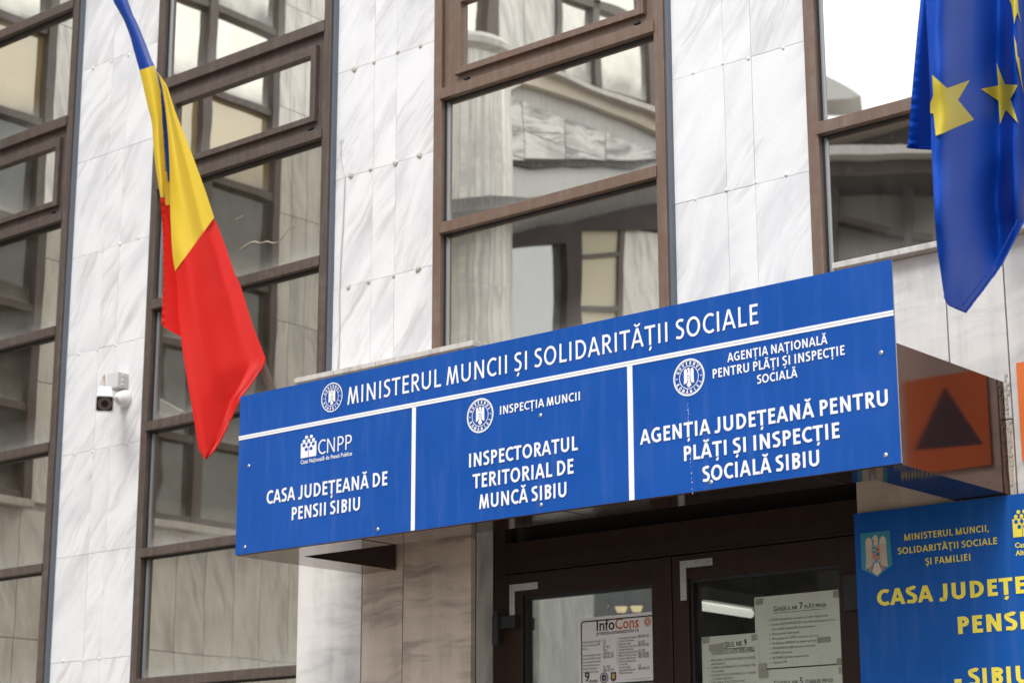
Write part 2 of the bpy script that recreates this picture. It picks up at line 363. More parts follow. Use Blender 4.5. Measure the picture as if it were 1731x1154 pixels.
# ---- the brown door
DY = 4.925
dr = MB()
dr.box(-4.257, -4.205, DY-.012, 4.99, Zr(-1.8), Zr(1.21)); dr.box(-2.890, -2.839, DY-.012, 4.99, Zr(-1.8), Zr(1.21))
dr.box(-4.205, -2.890, DY-.012, 4.99, Zr(.862), Zr(.962)); dr.box(-4.205, -2.890, DY-.012, 4.99, Zr(1.15), Zr(1.21))
dr.box(-4.205, -2.890, DY-.016, DY-.011, Zr(.905), Zr(.908)); dr.box(-4.205, -2.890, DY-.018, DY-.011, Zr(.862), Zr(.870))
door = dr.build('entrance_door', DOORBR, BLD, bevel=.002)
p = MB(); p.box(-4.204, -2.891, DY+.02, DY+.026, Zr(.963), Zr(1.149)); DG = M('dark_transom', (.012,.009,.008), .2); p.build('transom_panel', DG, door)
def dglass(name, refl):
    m = bpy.data.materials.new(name); m.use_nodes = True; t = m.node_tree; t.nodes.clear(); n = N(m)
    out = n.n('ShaderNodeOutputMaterial'); g = n.n('ShaderNodeBsdfGlossy'); tr = n.n('ShaderNodeBsdfTransparent'); du = n.n('ShaderNodeBsdfDiffuse')
    g.inputs['Roughness'].default_value = .01; g.inputs['Color'].default_value = (.92,.95,.92,1); tr.inputs['Color'].default_value = (.93,.95,.93,1); du.inputs['Color'].default_value = (.5,.48,.44,1)
    v, x, y, z = n.coords(); n.l(n.bump(n.noise(v, 2.5, 1), 1, .0008), g.inputs['Normal'])
    a = n.n('ShaderNodeMixShader'); a.inputs[0].default_value = refl; n.l(tr.outputs[0], a.inputs[1]); n.l(g.outputs[0], a.inputs[2])
    f = n.math('MULTIPLY', n.ramp(n.noise(v, 7, 5, .7), [(.45, 0.), (.8, 1.)]), .05)
    c = n.n('ShaderNodeMixShader'); n.l(f, c.inputs[0]); n.l(a.outputs[0], c.inputs[1]); n.l(du.outputs[0], c.inputs[2])
    n.l(c.outputs[0], out.inputs[0]); return m
DGLASS_L = dglass('door_glass_left', .30); DGLASS_R = dglass('door_glass_right', .06)
def leaf(x0, x1, gx0, gx1, gz, glassm, n_):
    b = MB(); zt = .862; zb = -1.72; y0 = DY-.02; y1 = DY+.04
    b.box(x0, gx0, y0, y1, Zr(zb), Zr(zt)-.004); b.box(gx1, x1, y0, y1, Zr(zb), Zr(zt)-.004)
    b.box(gx0, gx1, y0, y1, Zr(gz), Zr(zt)-.004); b.box(gx0, gx1, y0, y1, Zr(zb), Zr(-1.45))
    o = b.build('door_leaf', DOORBR, door, bevel=.002)
    g = MB(); t = .010
    g.box(gx0, gx0+t, y0+.012, y1-.005, Zr(-1.45), Zr(gz)); g.box(gx1-t, gx1, y0+.012, y1-.005, Zr(-1.45), Zr(gz))
    g.box(gx0+t, gx1-t, y0+.012, y1-.005, Zr(gz)-t, Zr(gz)); g.build('glazing_bead', RUBBER, door)
    p = MB(); p.box(gx0+t, gx1-t, DY+.005, DY+.009, Zr(-1.45), Zr(gz)-t); p.build('door_glass', glassm, door)
leaf(-4.200, -3.542, -4.125, -3.614, .785, DGLASS_L, 0)
leaf(-3.538, -2.893, -3.480, -2.960, .784, DGLASS_R, 1)
STEEL = M('zinc_steel', (.60,.59,.56), .38, .5, .85); n = N(STEEL); v, x, y, z = n.coords(); n.l(n.ramp(n.noise(v, 40, 4), [(.3, .28), (.7, .5)]), n.b.inputs['Roughness'])
def lbracket(px0, px1, px2, th=.022):
    a = at(*px0, DY-.022); c = at(*px1, DY-.022); d = at(*px2, DY-.022); b = MB()
    b.prism([(a.x,a.y,a.z),(a.x+.118,a.y,a.z),(a.x+.118,a.y,a.z-th),(a.x+th,a.y,a.z-th),(a.x+th,a.y,a.z-.118),(a.x,a.y,a.z-.118)], (0,.0018,0))
    o = b.build('corner_bracket', STEEL, door)
    for dx, dz in ((.011,-.011),(.058,-.011),(.106,-.011),(.011,-.062),(.011,-.107)):
        s = MB(); q = Vector((a.x+dx, a.y, a.z+dz)); s.tube([q, q+Vector((0,-.0022,0))], [.0045,.003], 8); s.tube([q+Vector((0,-.0023,0)), q+Vector((0,-.0026,0))], .0014, 6, 1)
        s.build('screw', [STEEL, RUBBER], door)
lbracket((861,988), (909,980), (866,1046)); lbracket((1149,948), (1203,943), (1157,1015))
b = MB(); q = at(849, 1060, DY-.04)
b.box(q.x-.022, q.x+.055, DY-.045, DY-.02, q.z-.004, q.z+.036); b.tube([(q.x-.018, DY-.048, q.z-.055), (q.x-.018, DY-.048, q.z+.038)], .0135, 14)
b.tube([(q.x-.018, DY-.048, q.z+.038), (q.x-.018, DY-.048, q.z+.054)], .009, 10); b.build('hinge', RUBBER, door, bevel=.002)
b = MB(); q = at(1442, 1000, DY-.04); b.box(q.x-.03, q.x+.02, DY-.045, DY-.021, q.z-.05, q.z+.05); b.build('hinge', RUBBER, door, bevel=.002)
# lobby behind the door
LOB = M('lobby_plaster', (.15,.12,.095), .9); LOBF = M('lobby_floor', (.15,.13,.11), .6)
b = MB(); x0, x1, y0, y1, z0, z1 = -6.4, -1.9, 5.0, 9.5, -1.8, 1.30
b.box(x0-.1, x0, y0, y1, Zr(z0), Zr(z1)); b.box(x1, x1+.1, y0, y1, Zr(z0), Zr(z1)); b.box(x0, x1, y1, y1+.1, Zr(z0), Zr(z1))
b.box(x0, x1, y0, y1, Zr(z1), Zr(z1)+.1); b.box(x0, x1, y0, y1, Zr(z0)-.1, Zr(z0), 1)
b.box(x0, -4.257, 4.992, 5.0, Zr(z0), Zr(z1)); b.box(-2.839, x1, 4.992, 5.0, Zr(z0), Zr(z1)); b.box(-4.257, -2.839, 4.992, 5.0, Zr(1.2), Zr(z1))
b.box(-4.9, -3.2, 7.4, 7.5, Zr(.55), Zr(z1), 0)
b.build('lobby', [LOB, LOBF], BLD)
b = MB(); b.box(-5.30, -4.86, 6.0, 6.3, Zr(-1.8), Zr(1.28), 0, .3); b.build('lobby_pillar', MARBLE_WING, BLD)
def emit(name, col, s):
    m = M(name, col, .5); bb = m.node_tree.nodes['Principled BSDF']; bb.inputs['Emission Color'].default_value = (*col, 1); bb.inputs['Emission Strength'].default_value = s; return m
t = thing('ceiling_lamp', 'long white fluorescent lamp lit behind the right door glass', 'lamp', (-4.5, 6.5, Zr(.95)))
b = MB(); b.box(-4.56, -4.44, 6.38, 6.80, Zr(.935), Zr(.985)); b.build('lamp_housing', M('lamp_white', (.7,.7,.68), .4), t, bevel=.004)
b = MB(); b.tube([(-4.5, 6.41, Zr(.918)), (-4.5, 6.77, Zr(.918))], .017, 10); b.build('lamp_tube', emit('tube_light', (1,.98,.9), .42), t, smooth=True)
SPOT = emit('spot_light', (1,.78,.40), .7)
for i, (px, py, lab) in enumerate(((1018,1025,'small warm ceiling spot behind the left door glass, leftmost of three'), (1050,1027,'small warm ceiling spot behind the left door glass, middle of three'), (1076,1026,'small warm ceiling spot behind the left door glass, nearest the door edge'))):
    q = at(px, py, 7.6); t = thing('ceiling_spot', lab, 'lamp', tuple(q), 'warm spots inside the lobby')
    b = MB(); b.tube([q+Vector((0,0,.005)), q+Vector((0,0,.07))], [.035,.025], 12); b.build('lamp_housing', ALU, t)
    b = MB(); b.tube([q+Vector((0,0,-.02)), q+Vector((0,0,.004))], [.02,.030], 12); b.build('bulb', SPOT, t)

# ---------------------------------------------------------------- lettering (monoline strokes, cap height 1)
def arc(cx, cy, rx, ry, a0, a1, n=14):
    return [(cx+rx*math.cos(math.radians(a0+(a1-a0)*i/n)), cy+ry*math.sin(math.radians(a0+(a1-a0)*i/n))) for i in range(n+1)]
def spline(P, k=5):
    out = []
    for i in range(len(P)-1):
        p0, p1, p2, p3 = P[max(i-1,0)], P[i], P[i+1], P[min(i+2,len(P)-1)]
        for j in range(k):
            t_ = j/k; out.append(tuple(.5*((2*p1[a])+(-p0[a]+p2[a])*t_+(2*p0[a]-5*p1[a]+4*p2[a]-p3[a])*t_*t_+(-p0[a]+3*p1[a]-3*p2[a]+p3[a])*t_**3) for a in (0,1)))
    return out+[P[-1]]
ARIAL = [False]
def glyph(ch, w):                          # -> (advance ink width, lsb, rsb, strokes)
    h = w/2; L = []; base = {'Ț':'T','Ș':'S','Ă':'A','Â':'A'}.get(ch, ch); c = base
    if c == 'A': W_ = .78; L = [[(h*.9,0),(W_/2-.01,1)], [(W_-h*.9,0),(W_/2+.01,1)], [(.17,.30),(W_-.17,.30)]]; sb = (.015,.015)
    elif c == 'B': W_ = .55; L = [[(h,0),(h,1)], [(h,1-h),(.26,1-h)]+arc(.26,.755,.20,.245-h,90,-90,9)+[(h,.51)], [(h,.51),(.28,.51)]+arc(.28,.255+h*.5,W_-.28-h,.255-h*.5,90,-90,9)+[(h,h)]]; sb = (.12,.05)
    elif c == 'C': W_ = .64; L = [arc(.42,.5,.42-h,.5-h+.008,52,308,22)]; sb = (.06,.03)
    elif c == 'D': W_ = .68; L = [[(h,0),(h,1)], [(h,1-h),(.24,1-h)]+arc(.24,.5,W_-.24-h,.5-h,90,-90,16)+[(h,h)]]; sb = (.12,.06)
    elif c == 'E': W_ = .48; L = [[(h,0),(h,1)], [(h,1-h),(W_-.01,1-h)], [(h,.53),(W_-.05,.53)], [(h,h),(W_,h)]]; sb = (.12,.05)
    elif c == 'F': W_ = .47; L = [[(h,0),(h,1)], [(h,1-h),(W_,1-h)], [(h,.53),(W_-.05,.53)]]; sb = (.12,.03)
    elif c == 'G': W_ = .72; L = [arc(.43,.5,.43-h,.5-h+.008,55,318,22), [(W_-h,.06),(W_-h,.50)], [(.44,.46),(W_,.46)]]; sb = (.06,.08)
    elif c == 'I': W_ = w; L = [[(h,0),(h,1)]]; sb = (.13,.13)
    elif c == 'J': W_ = .43; L = [[(W_-h,1),(W_-h,.34)]+spline([(W_-h,.34),(W_-h-.03,.15),(W_-.18,.05),(.02,.075)])]; sb = (.02,.10)
    elif c == 'L': W_ = .48; L = [[(h,0),(h,1)], [(h,h),(W_,h)]]; sb = (.12,.02)
    elif c == 'M' and ARIAL[0]: W_ = .84; L = [[(h,0),(h,1)], [(h*1.1,1),(W_/2-.01,0.0)], [(W_/2+.01,0.0),(W_-h*1.1,1)], [(W_-h,1),(W_-h,0)]]; sb = (.11,.11)
    elif c == 'M': W_ = .90; L = [[(h*.9,0),(.21,1)], [(.21,1),(W_/2,0.0)], [(W_/2,0.0),(W_-.21,1)], [(W_-.21,1),(W_-h*.9,0)]]; sb = (.05,.05)
    elif c == 'M' and False: pass
    elif c == ',': W_ = w; L = [('free', [(h,.12),(h,0.0),(h*.3,-.16)], w)]; sb = (.06,.06)
    elif c == '-': W_ = .36; L = [[(0,.36),(.36,.36)]]; sb = (.06,.06)
    elif c == 'N': W_ = .68; L = [[(h,0),(h,1)], [(h,1),(W_-h,0)], [(W_-h,0),(W_-h,1)]]; sb = (.12,.12)
    elif c == 'O': W_ = .82; L = [arc(.41,.5,.41-h,.5-h+.008,0,360,28)]; sb = (.06,.06)
    elif c == 'P': W_ = .53; L = [[(h,0),(h,1)], [(h,1-h),(.26,1-h)]+arc(.26,.70,W_-.26-h,.30-h,90,-90,11)+[(h,.40+h)]]; sb = (.12,.03)
    elif c == 'R': W_ = .62; L = [[(h,0),(h,1)], [(h,1-h),(.27,1-h)]+arc(.27,.715,.54-.27-h,.285-h,90,-90,11)+[(h,.43+h)], [(.27,.45),(W_-h*1.0,0)]]; sb = (.12,.0)
    elif c == 'S': W_ = .50; L = [spline([(.455,.885),(.36,.94),(.22,1-h),(.10,.86),(.085,.73),(.17,.61),(.30,.52),(.415,.41),(.43,.25),(.34,.10),(.20,h),(.02,.115)], 4)]; sb = (.06,.06)
    elif c == 'T': W_ = .66; L = [[(W_/2,0),(W_/2,1)], [(0,1-h),(W_,1-h)]]; sb = (.02,.02)
    elif c == 'U': W_ = .68; L = [[(h,1),(h,.34)]+arc(W_/2,.34,W_/2-h,.34-h+.008,180,360,14)+[(W_-h,1)]]; sb = (.11,.11)
    elif c == 'V': W_ = .78; L = [[(h*.9,1),(W_/2-.01,0)], [(W_-h*.9,1),(W_/2+.01,0)]]; sb = (.0,.0)
    else: return (.24, 0, 0, [])
    if ch in 'ȚȘ': L.append(('free', [(W_/2+.035,-.075),(W_/2+.03,-.17),(W_/2-.05,-.27)], w*.75))
    if ch == 'Ă': L.append(('free', arc(W_/2,1.245,.155,.135,188,352,9), w*.72))
    if ch == 'Â': L.append(('free', [(W_/2-.14,1.08),(W_/2,1.22),(W_/2+.14,1.08)], w*.6))
    return (W_, sb[0], sb[1], L)
def ribbon(pts, w):                        # list of quads for one stroke, mitred
    pts = [p for i, p in enumerate(pts) if not i or abs(p[0]-pts[i-1][0])+abs(p[1]-pts[i-1][1]) > 1e-5]
    n_ = len(pts); out = []; closed = (abs(pts[0][0]-pts[-1][0])+abs(pts[0][1]-pts[-1][1])) < 1e-6; Lf, Rt = [], []
    for i, p in enumerate(pts):
        a = pts[i-1] if i else (pts[-2] if closed else None); c = pts[i+1] if i < n_-1 else (pts[1] if closed else None)
        ds = []
        for u, v_ in ((a, p), (p, c)):
            if u is None or v_ is None: continue
            dx, dy = v_[0]-u[0], v_[1]-u[1]; q = math.hypot(dx, dy) or 1; ds.append((dx/q, dy/q))
        tx, ty = sum(d[0] for d in ds), sum(d[1] for d in ds); q = math.hypot(tx, ty) or 1; tx /= q; ty /= q
        cs = max(.45, tx*ds[0][0]+ty*ds[0][1]); k = w/2/cs
        Lf.append((p[0]-ty*k, p[1]+tx*k)); Rt.append((p[0]+ty*k, p[1]-tx*k))
    for i in range(n_-1): out.append([Lf[i], Rt[i], Rt[i+1], Lf[i+1]])
    return out
def glyph_quads(ch, w):
    W_, l, r, L = glyph(ch, w); Q = []
    for s in L:
        if isinstance(s, tuple): Q.append(ribbon(s[1], s[2])); continue
        if len(s) == 2 and abs(s[0][1]-s[1][1]) > .2:       # straight stem or diagonal: flat ends on the cap lines
            (xa, ya), (xb, yb) = s; ln = math.hypot(xb-xa, yb-ya); hw = w/2*ln/abs(yb-ya)
            hw *= .93 if abs(xb-xa) > .05 else 1
            Q.append([[(xa-hw,ya),(xa+hw,ya),(xb+hw,yb),(xb-hw,yb)]])
        else: Q.append(ribbon(s, w))
    return W_, l, r, Q
def text_quads(txt, w, track=0.0):
    x = 0; out = []; first = True
    for ch in txt:
        W_, l, r, Q = glyph_quads(ch, w)
        if ch == ' ': x += .26+track; continue
        if not first: x += l
        first = False
        for s in Q: out.append([[(x+p[0], p[1]) for p in q] for q in s])
        x += W_+r+track; last = r
    return out, x-last-track
def put_text(mb, txt, X0, Z0, X1, Z1, cap, Y, w=.14, track=0.0):
    st, wid = text_quads(txt, w, track); sx = (X1-X0)/wid; sh = (Z1-Z0)/(X1-X0)
    for k, s in enumerate(st):
        y = Y-.00012*(k % 7)
        for q in s: mb.face([(X0+p[0]*sx, y, Z0+p[0]*sx*sh+p[1]*cap) for p in q])
def line_px(mb, txt, L, R, T, Y, w, track=0.0):
    a, c, t_ = at(*L, Y), at(*R, Y), at(*T, Y); z = (a.z+c.z)/2
    put_text(mb, txt, a.x, z, c.x, z, t_.z-a.z, Y, w, track)

# ---------------------------------------------------------------- canopy box over the door
CX0, CX1, SY = -4.745, -2.374, 4.24
CAN = thing('entrance_canopy', 'glossy brown panelled canopy box fixed over the brown entrance door', 'canopy', (-3.56, 4.8, Zr(.9)))
z0, z1 = Zr(.9005), Zr(1.203)
b = MB(); b.box(CX1-.006, CX1, SY+.006, BY-.003, z0, z1); b.build('side_panel', PANELBR, CAN)
b = MB(); b.box(CX0, CX0+.006, SY+.006, BY-.003, z0, z1); b.build('side_panel', PANELBR, CAN)
b = MB(); b.box(CX0+.006, CX1-.006, SY+.006, BY-.003, z1-.006, z1-.001); b.build('roof_panel', PANELBR, CAN)
b = MB(); b.box(CX0+.006, CX1-.006, SY+.006, SY+.145, z0, z0+.004); b.build('bottom_lip', PANELBR, CAN)
b = MB(); b.box(CX0+.006, CX0+.155, SY+.1455, BY-.003, z0, z0+.004); b.build('bottom_lip', PANELBR, CAN)
b = MB(); b.box(CX1-.155, CX1-.006, SY+.1455, BY-.003, z0, z0+.004); b.build('bottom_lip', PANELBR, CAN)
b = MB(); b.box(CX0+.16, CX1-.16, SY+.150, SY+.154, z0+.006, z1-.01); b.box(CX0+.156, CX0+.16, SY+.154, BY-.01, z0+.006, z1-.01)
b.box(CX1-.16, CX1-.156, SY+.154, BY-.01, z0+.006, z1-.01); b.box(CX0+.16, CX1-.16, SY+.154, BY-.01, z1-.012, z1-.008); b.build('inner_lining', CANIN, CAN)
b = MB()
for xx in (-4.20, -3.42, -2.62): b.box(xx, xx+.003, SY+.007, SY+.144, z0-.0012, z0-.0002)
b.build('panel_seam', DARKJ, CAN)

# ---------------------------------------------------------------- the big blue sign board
def signblue(name, col, rough=.32):
    m = M(name, col, rough, .22); n = N(m); v, x, y, z = n.coords()
    sp = n.ramp(n.noise(v, 170, 2, .6), [(.70, 0.), (.78, 1.)])
    st = n.noise(n.comb(n.math('MULTIPLY', x, 30), 0.0, n.math('MULTIPLY', z, 4)), 1, 4)
    f = n.math('ADD', n.math('MULTIPLY', sp, .10), n.math('MULTIPLY', n.ramp(st, [(.5, 0.), (.8, 1.)]), .045), True)
    fade = n.ramp(n.noise(n.comb(x, 0.0, z), 3.0, 3), [(.35, 0.), (.7, 1.)])
    c = n.mix(n.math('MULTIPLY', fade, .30), col, tuple(min(1, q*1.35+.012) for q in col))
    n.l(n.mix(f, c, (.5,.55,.65)), n.b.inputs['Base Color'])
    n.l(n.math('ADD', n.math('MULTIPLY', n.noise(v, 6, 4), .16), rough-.08), n.b.inputs['Roughness'])
    n.l(n.bump(n.noise(v, 4.5, 2), .35, .002), n.b.inputs['Normal']); return m
BLUE = signblue('sign_blue', (.006,.072,.330), .34); VINYL = M('white_vinyl', (.83,.83,.84), .45)
SGN = thing('sign_board', 'wide blue board with white lettering naming three labour and pension offices', 'sign', (-3.56, SY, Zr(.9)))
sx0, sx1, zb, zt = -4.747, -2.372, Zr(.9032), Zr(1.4142)
b = MB(); b.box(sx0, sx1, SY, SY+.004, zb, zt, 1); b.m[2] = 0
b.build('board', [BLUE, ALU], SGN)
b = MB(); yv = SY-.0012
for xa, xb in ((at(404.5,737.8,SY).x, at(1509,524,SY).x),):
    za, zc = at(404.5,737.8,SY).z, at(404.5,745,SY).z; zm = at(1509,524,SY).z, at(1509,532.6,SY).z
    zz1 = (za+zm[0])/2; zz0 = (zc+zm[1])/2; mid = (zz0+zz1)/2
    b.box(sx0+.0005, sx1-.0005, yv-.0012, SY-.0002, mid+.0007, zz1); b.box(sx0+.0005, sx1-.0005, yv-.0004, SY-.0002, zz0, mid-.0002)
for xa, xb in ((-3.9893,-3.9738), (-3.1924,-3.1751)): b.box(xa, xb, yv, SY-.0002, zb+.0005, zz0-.0006)
b.build('dividing_strip', VINYL, SGN)
TY = SY-.0018
def sgn_text(*rows):
    for r in rows:
        b = MB(); line_px(b, *r); b.build('lettering', VINYL, SGN)
sgn_text(('MINISTERUL MUNCII ȘI SOLIDARITĂȚII SOCIALE', (587.2,684.3), (1282,546.5), (588,655.0), TY, .135, .035))
sgn_text(('CASA JUDEȚEANĂ DE', (450.5,850.8), (654.8,820.4), (450.5,828.4), TY, .175), ('PENSII SIBIU', (493,878.3), (608.5,862.2), (493,856.5), TY, .175))
sgn_text(('INSPECȚIA MUNCII', (845.2,700.3), (980.4,676.2), (845.2,686.2), TY, .17))
sgn_text(('INSPECTORATUL', (792.9,789.5), (977,760.5), (792.9,766.2), TY, .175), ('TERITORIAL DE', (799,825.2), (969.8,800), (799,801.0), TY, .175), ('MUNCĂ SIBIU', (809.9,860.2), (957.8,838.5), (809.9,836.0), TY, .175))
sgn_text(('AGENȚIA NAȚIONALĂ', (1229.7,611.4), (1399,581.5), (1229.7,596.2), TY, .17), ('PENTRU PLĂȚI ȘI INSPECȚIE', (1205,638.5), (1428.2,600), (1205,623.0), TY, .17), ('SOCIALĂ', (1280,648.6), (1348.2,637.4), (1280,633.6), TY, .17))
sgn_text(('AGENȚIA JUDEȚEANĂ PENTRU', (1082,750), (1501.5,686.2), (1082,725.0), TY, .18), ('PLĂȚI ȘI INSPECȚIE', (1156.4,778), (1419.9,740.5), (1156.4,752.8), TY, .18), ('SOCIALĂ SIBIU', (1188,814), (1385.5,787.0), (1188,787.8), TY, .18))
def disc(mb, cx, cz, r, Y, r0=0, n=48, m=0, a0=0, a1=360):
    P = [(cx+r*math.cos(math.radians(a0+(a1-a0)*i/n)), Y, cz+r*math.sin(math.radians(a0+(a1-a0)*i/n))) for i in range(n+1)]
    if r0 <= 0: mb.face(P[:-1], m); return
    Q = [(cx+r0*math.cos(math.radians(a0+(a1-a0)*i/n)), Y, cz+r0*math.sin(math.radians(a0+(a1-a0)*i/n))) for i in range(n+1)]
    for i in range(n): mb.face([P[i], P[i+1], Q[i+1], Q[i]], m)
EAGLE_L = [(-.04,-.04),(-.05,.36),(-.15,.44),(-.13,.50),(-.02,.56),(.07,.50),(.09,.36)]
def eagle(mb, cx, cz, r, Y, m=0):          # stylised eagle: two wings, head, body and tail
    f = lambda P, y=0: mb.face([(cx+u*r, Y-y, cz+v_*r) for u, v_ in P], m)
    for s in (-1, 1):
        w_ = [(.10,.24),(.12,.42),(.20,.50),(.29,.46),(.32,.34),(.32,-.10),(.34,-.36),(.27,-.30),(.25,-.36),(.19,-.27),(.16,-.33),(.12,-.22)]
        P = [(s*u, v_) for u, v_ in w_]; f(P if s < 0 else P[::-1])
    f([(-.095,-.20),(.095,-.20),(.095,.25),(-.095,.25)][::1], .0002)
    f([(-.06,.26),(.07,.26),(.075,.44),(.03,.54),(-.04,.53),(-.13,.45),(-.06,.43)], .0003)
    f([(-.06,-.21),(.06,-.21),(.15,-.44),(.0,-.56),(-.15,-.44)], .0001)
def emblem(px, py, rv, ink=VINYL, bk=BLUE):
    c = at(px, py, TY); r = (at(px, py-rv, TY).z-at(px, py+rv, TY).z)/2; b = MB(); Y = TY
    disc(b, c.x, c.z, r, Y, r*.925); disc(b, c.x, c.z, r*.905, Y, r*.88) if rv > 28 else None; disc(b, c.x, c.z, r*.625, Y, r*.585)
    for txt, a0, a1, inv in (('GUVERNUL', 155, 25, False), ('ROMÂNIEI', 205, 335, True)):
        for i, ch in enumerate(txt):
            g = math.radians(a0+(a1-a0)*i/(len(txt)-1)); rr = r*(.672 if not inv else .862); W_, l, rr_, Q = glyph_quads(ch, .235); cap = r*.185
            rad = Vector((math.cos(g), math.sin(g))); up = rad if not inv else -rad; rt = Vector((up.y, -up.x))
            o = rad*rr
            for k, s in enumerate(Q):
                for q in s: b.face([(c.x+o.x+rt.x*(p[0]-W_/2)*cap+up.x*p[1]*cap, Y-.0001*(k+1), c.z+o.y+rt.y*(p[0]-W_/2)*cap+up.y*p[1]*cap) for p in q])
    for s in (-1, 1): disc(b, c.x+s*r*.77, c.z, r*.04, Y, 0, 10)
    eagle(b, c.x, c.z, r*.98, Y)
    for u, v_, s in ((-.05,.08,.05),(.055,.02,.035),(-.04,-.06,.035),(.06,.13,.025),(.04,-.1,.03)):
        b.face([(c.x+(u-s)*r, Y-.0006, c.z+(v_-s*.5)*r), (c.x+(u+s)*r, Y-.0006, c.z+(v_-s*.5)*r), (c.x+(u+s*.7)*r, Y-.0006, c.z+(v_+s*.6)*r), (c.x+(u-s)*r, Y-.0006, c.z+(v_+s*.4)*r)], 1)
    b.build('emblem', [ink, bk], SGN)
emblem(561, 671.2, 24.6); emblem(811.6, 702, 29.2); emblem(1164.5, 637.4, 31.6)
def font_mesh(txt, X, Z, Y, size, mat_, parent, width=None, bold=0, name='lettering', align='LEFT', shear=0, build=True):
    cu = bpy.data.curves.new('txt', 'FONT'); cu.body = txt; cu.size = size; cu.offset = bold; cu.align_x = align; cu.shear = shear; cu.resolution_u = 2
    o = bpy.data.objects.new('txt', cu); COL.objects.link(o)
    dg = bpy.context.evaluated_depsgraph_get(); dg.update(); me = bpy.data.meshes.new_from_object(o.evaluated_get(dg))
    vs = [v.co.copy() for v in me.vertices]; fs = [list(p.vertices) for p in me.polygons]
    bpy.data.objects.remove(o); bpy.data.curves.remove(cu); bpy.data.meshes.remove(me)
    if not vs: return [], []
    xa, xb = min(v.x for v in vs), max(v.x for v in vs); k = (width/(xb-xa)) if width else 1
    off = -xa if align == 'LEFT' else 0
    P = [Vector((X+(v.x+off)*k, Y, Z+v.y)) for v in vs]
    return P, fs
CAPR = .73                                  # cap height of the built-in font, measured below
_p, _ = font_mesh('H', 0, 0, 0, 1.0, None, None); CAPR = max(v.z for v in _p)
def font_px(mb, txt, L, R, T, Y, bold=0, m=0):
    a, c, t_ = at(*L, Y), at(*R, Y), at(*T, Y); cap = t_.z-a.z; size = cap/CAPR
    P, F = font_mesh(txt, a.x, (a.z+c.z)/2, Y, size, None, None, c.x-a.x, bold*size); mb.add(P, F, m)
b = MB()
def logo(mb, px0, px1, pyt, pyb, Y, ink=0, hole=1):
    a, c = at(px0, pyb, Y), at(px1, pyt, Y); x0, x1, z0, z1 = a.x, c.x, a.z, a.z+(at(px0, pyt, Y).z-a.z); w = x1-x0; hh = z1-z0
    mb.face([(x0,Y,z0),(x0+w*.485,Y,z0),(x0+w*.485,Y,z1),(x0,Y,z1)], ink); mb.face([(x0+w*.515,Y,z0),(x1,Y,z0),(x1,Y,z1),(x0+w*.515,Y,z1)], ink)
    def e(u, v_, m, y): mb.face([(x0+w*(u+.10*math.cos(2*PI*i/16)), Y-y, z0+hh*(v_+.115*math.sin(2*PI*i/16))) for i in range(16)], m)
    for u, v_ in ((.20,1.12),(.50,1.12),(.80,1.12),(.35,1.36),(.66,1.36)): e(u, v_, ink, 0)
    for u, v_ in ((.20,.84),(.50,.84),(.80,.84),(.35,.55),(.66,.55)): e(u, v_, hole, .0003)
logo(b, 508.2, 535, 749.5, 774.5, TY)
line_px(b, 'CNPP', (537.5,767.8), (594.4,758.5), (537.5,743.5), TY, .105)
font_px(b, 'Casa Națională de Pensii Publice', (508,783.8), (595,769.3), (508,777.2), TY, .012)
b.build('emblem', [VINYL, BLUE], SGN)
for px, py in ((421,787),(414.5,924),(639,894),(913.8,701.7),(915,853),(1489.8,596),(1497.6,769),(1202.5,814.7)):
    q = at(px, py, SY); s = MB(); s.tube([q, q+Vector((0,-.002,0)), q+Vector((0,-.0035,0))], [.0058,.0055,.003], 12); s.tube([q+Vector((0,-.0034,0)), q+Vector((0,-.0039,0))], .0013, 6, 1)
    s.build('screw', [STEEL, RUBBER], SGN)

b = MB(); rnd = random.Random(5)
for k in range(46):
    y_ = 672+k*3.6+rnd.uniform(-1.5,1.5); x_ = 1161.5+k*.19+rnd.uniform(-.9,.9)
    if rnd.random() < .55 or 690 < y_ < 712:
        q = at(x_, y_, TY); w_, h_ = rnd.uniform(.0006,.0016), rnd.uniform(.002,.007); b.face([(q.x,q.y,q.z),(q.x+w_,q.y,q.z+.001),(q.x+w_*.7,q.y,q.z+h_),(q.x-w_*.2,q.y,q.z+h_*.8)])
b.build('scratch', VINYL, SGN)
# ---------------------------------------------------------------- the lower blue and yellow sign
YY = 4.79
BLUE2 = signblue('sign_blue_dark', (.004,.084,.355), .36); YEL = M('yellow_vinyl', (.86,.72,.075), .5)
YS = thing('office_sign', 'blue plaque with yellow lettering and a coat of arms beside the door', 'sign', (-2.2, YY, Zr(.2)))
b = MB(); b.box(-2.836, -1.25, YY, YY+.004, Zr(-.1), Zr(.8972), 1); b.m[2] = 0; b.build('board', [BLUE2, ALU], YS)
TY2 = YY-.0015; ARIAL[0] = True
for r in (('MINISTERUL MUNCII,', (1529,911.5), (1672,899.2), (1529,900.5), TY2, .165), ('SOLIDARITĂȚII SOCIALE', (1518,934.2), (1686,921.0), (1518,923.2), TY2, .165), ('ȘI FAMILIEI', (1564.6,953.2), (1640.5,947.5), (1564.6,941.8), TY2, .165)):
    b = MB(); line_px(b, *r); b.build('lettering', YEL, YS)
def line_cut(full, shown, L, R, T):         # the photo shows only the first letters: run the line on past its edge
    ws = text_quads(shown, .215)[1]; wf = text_quads(full, .215)[1]; a, c, t_ = at(*L, TY2), at(*R, TY2), at(*T, TY2)
    b = MB(); z = (a.z+c.z)/2; put_text(b, full, a.x, z, a.x+(c.x-a.x)*wf/ws, z, t_.z-a.z, TY2, .215); b.build('lettering', YEL, YS)
line_cut('CASA JUDEȚEANĂ', 'CASA JUDEȚ', (1483,1020.5), (1713,1007.0), (1483,993.0))
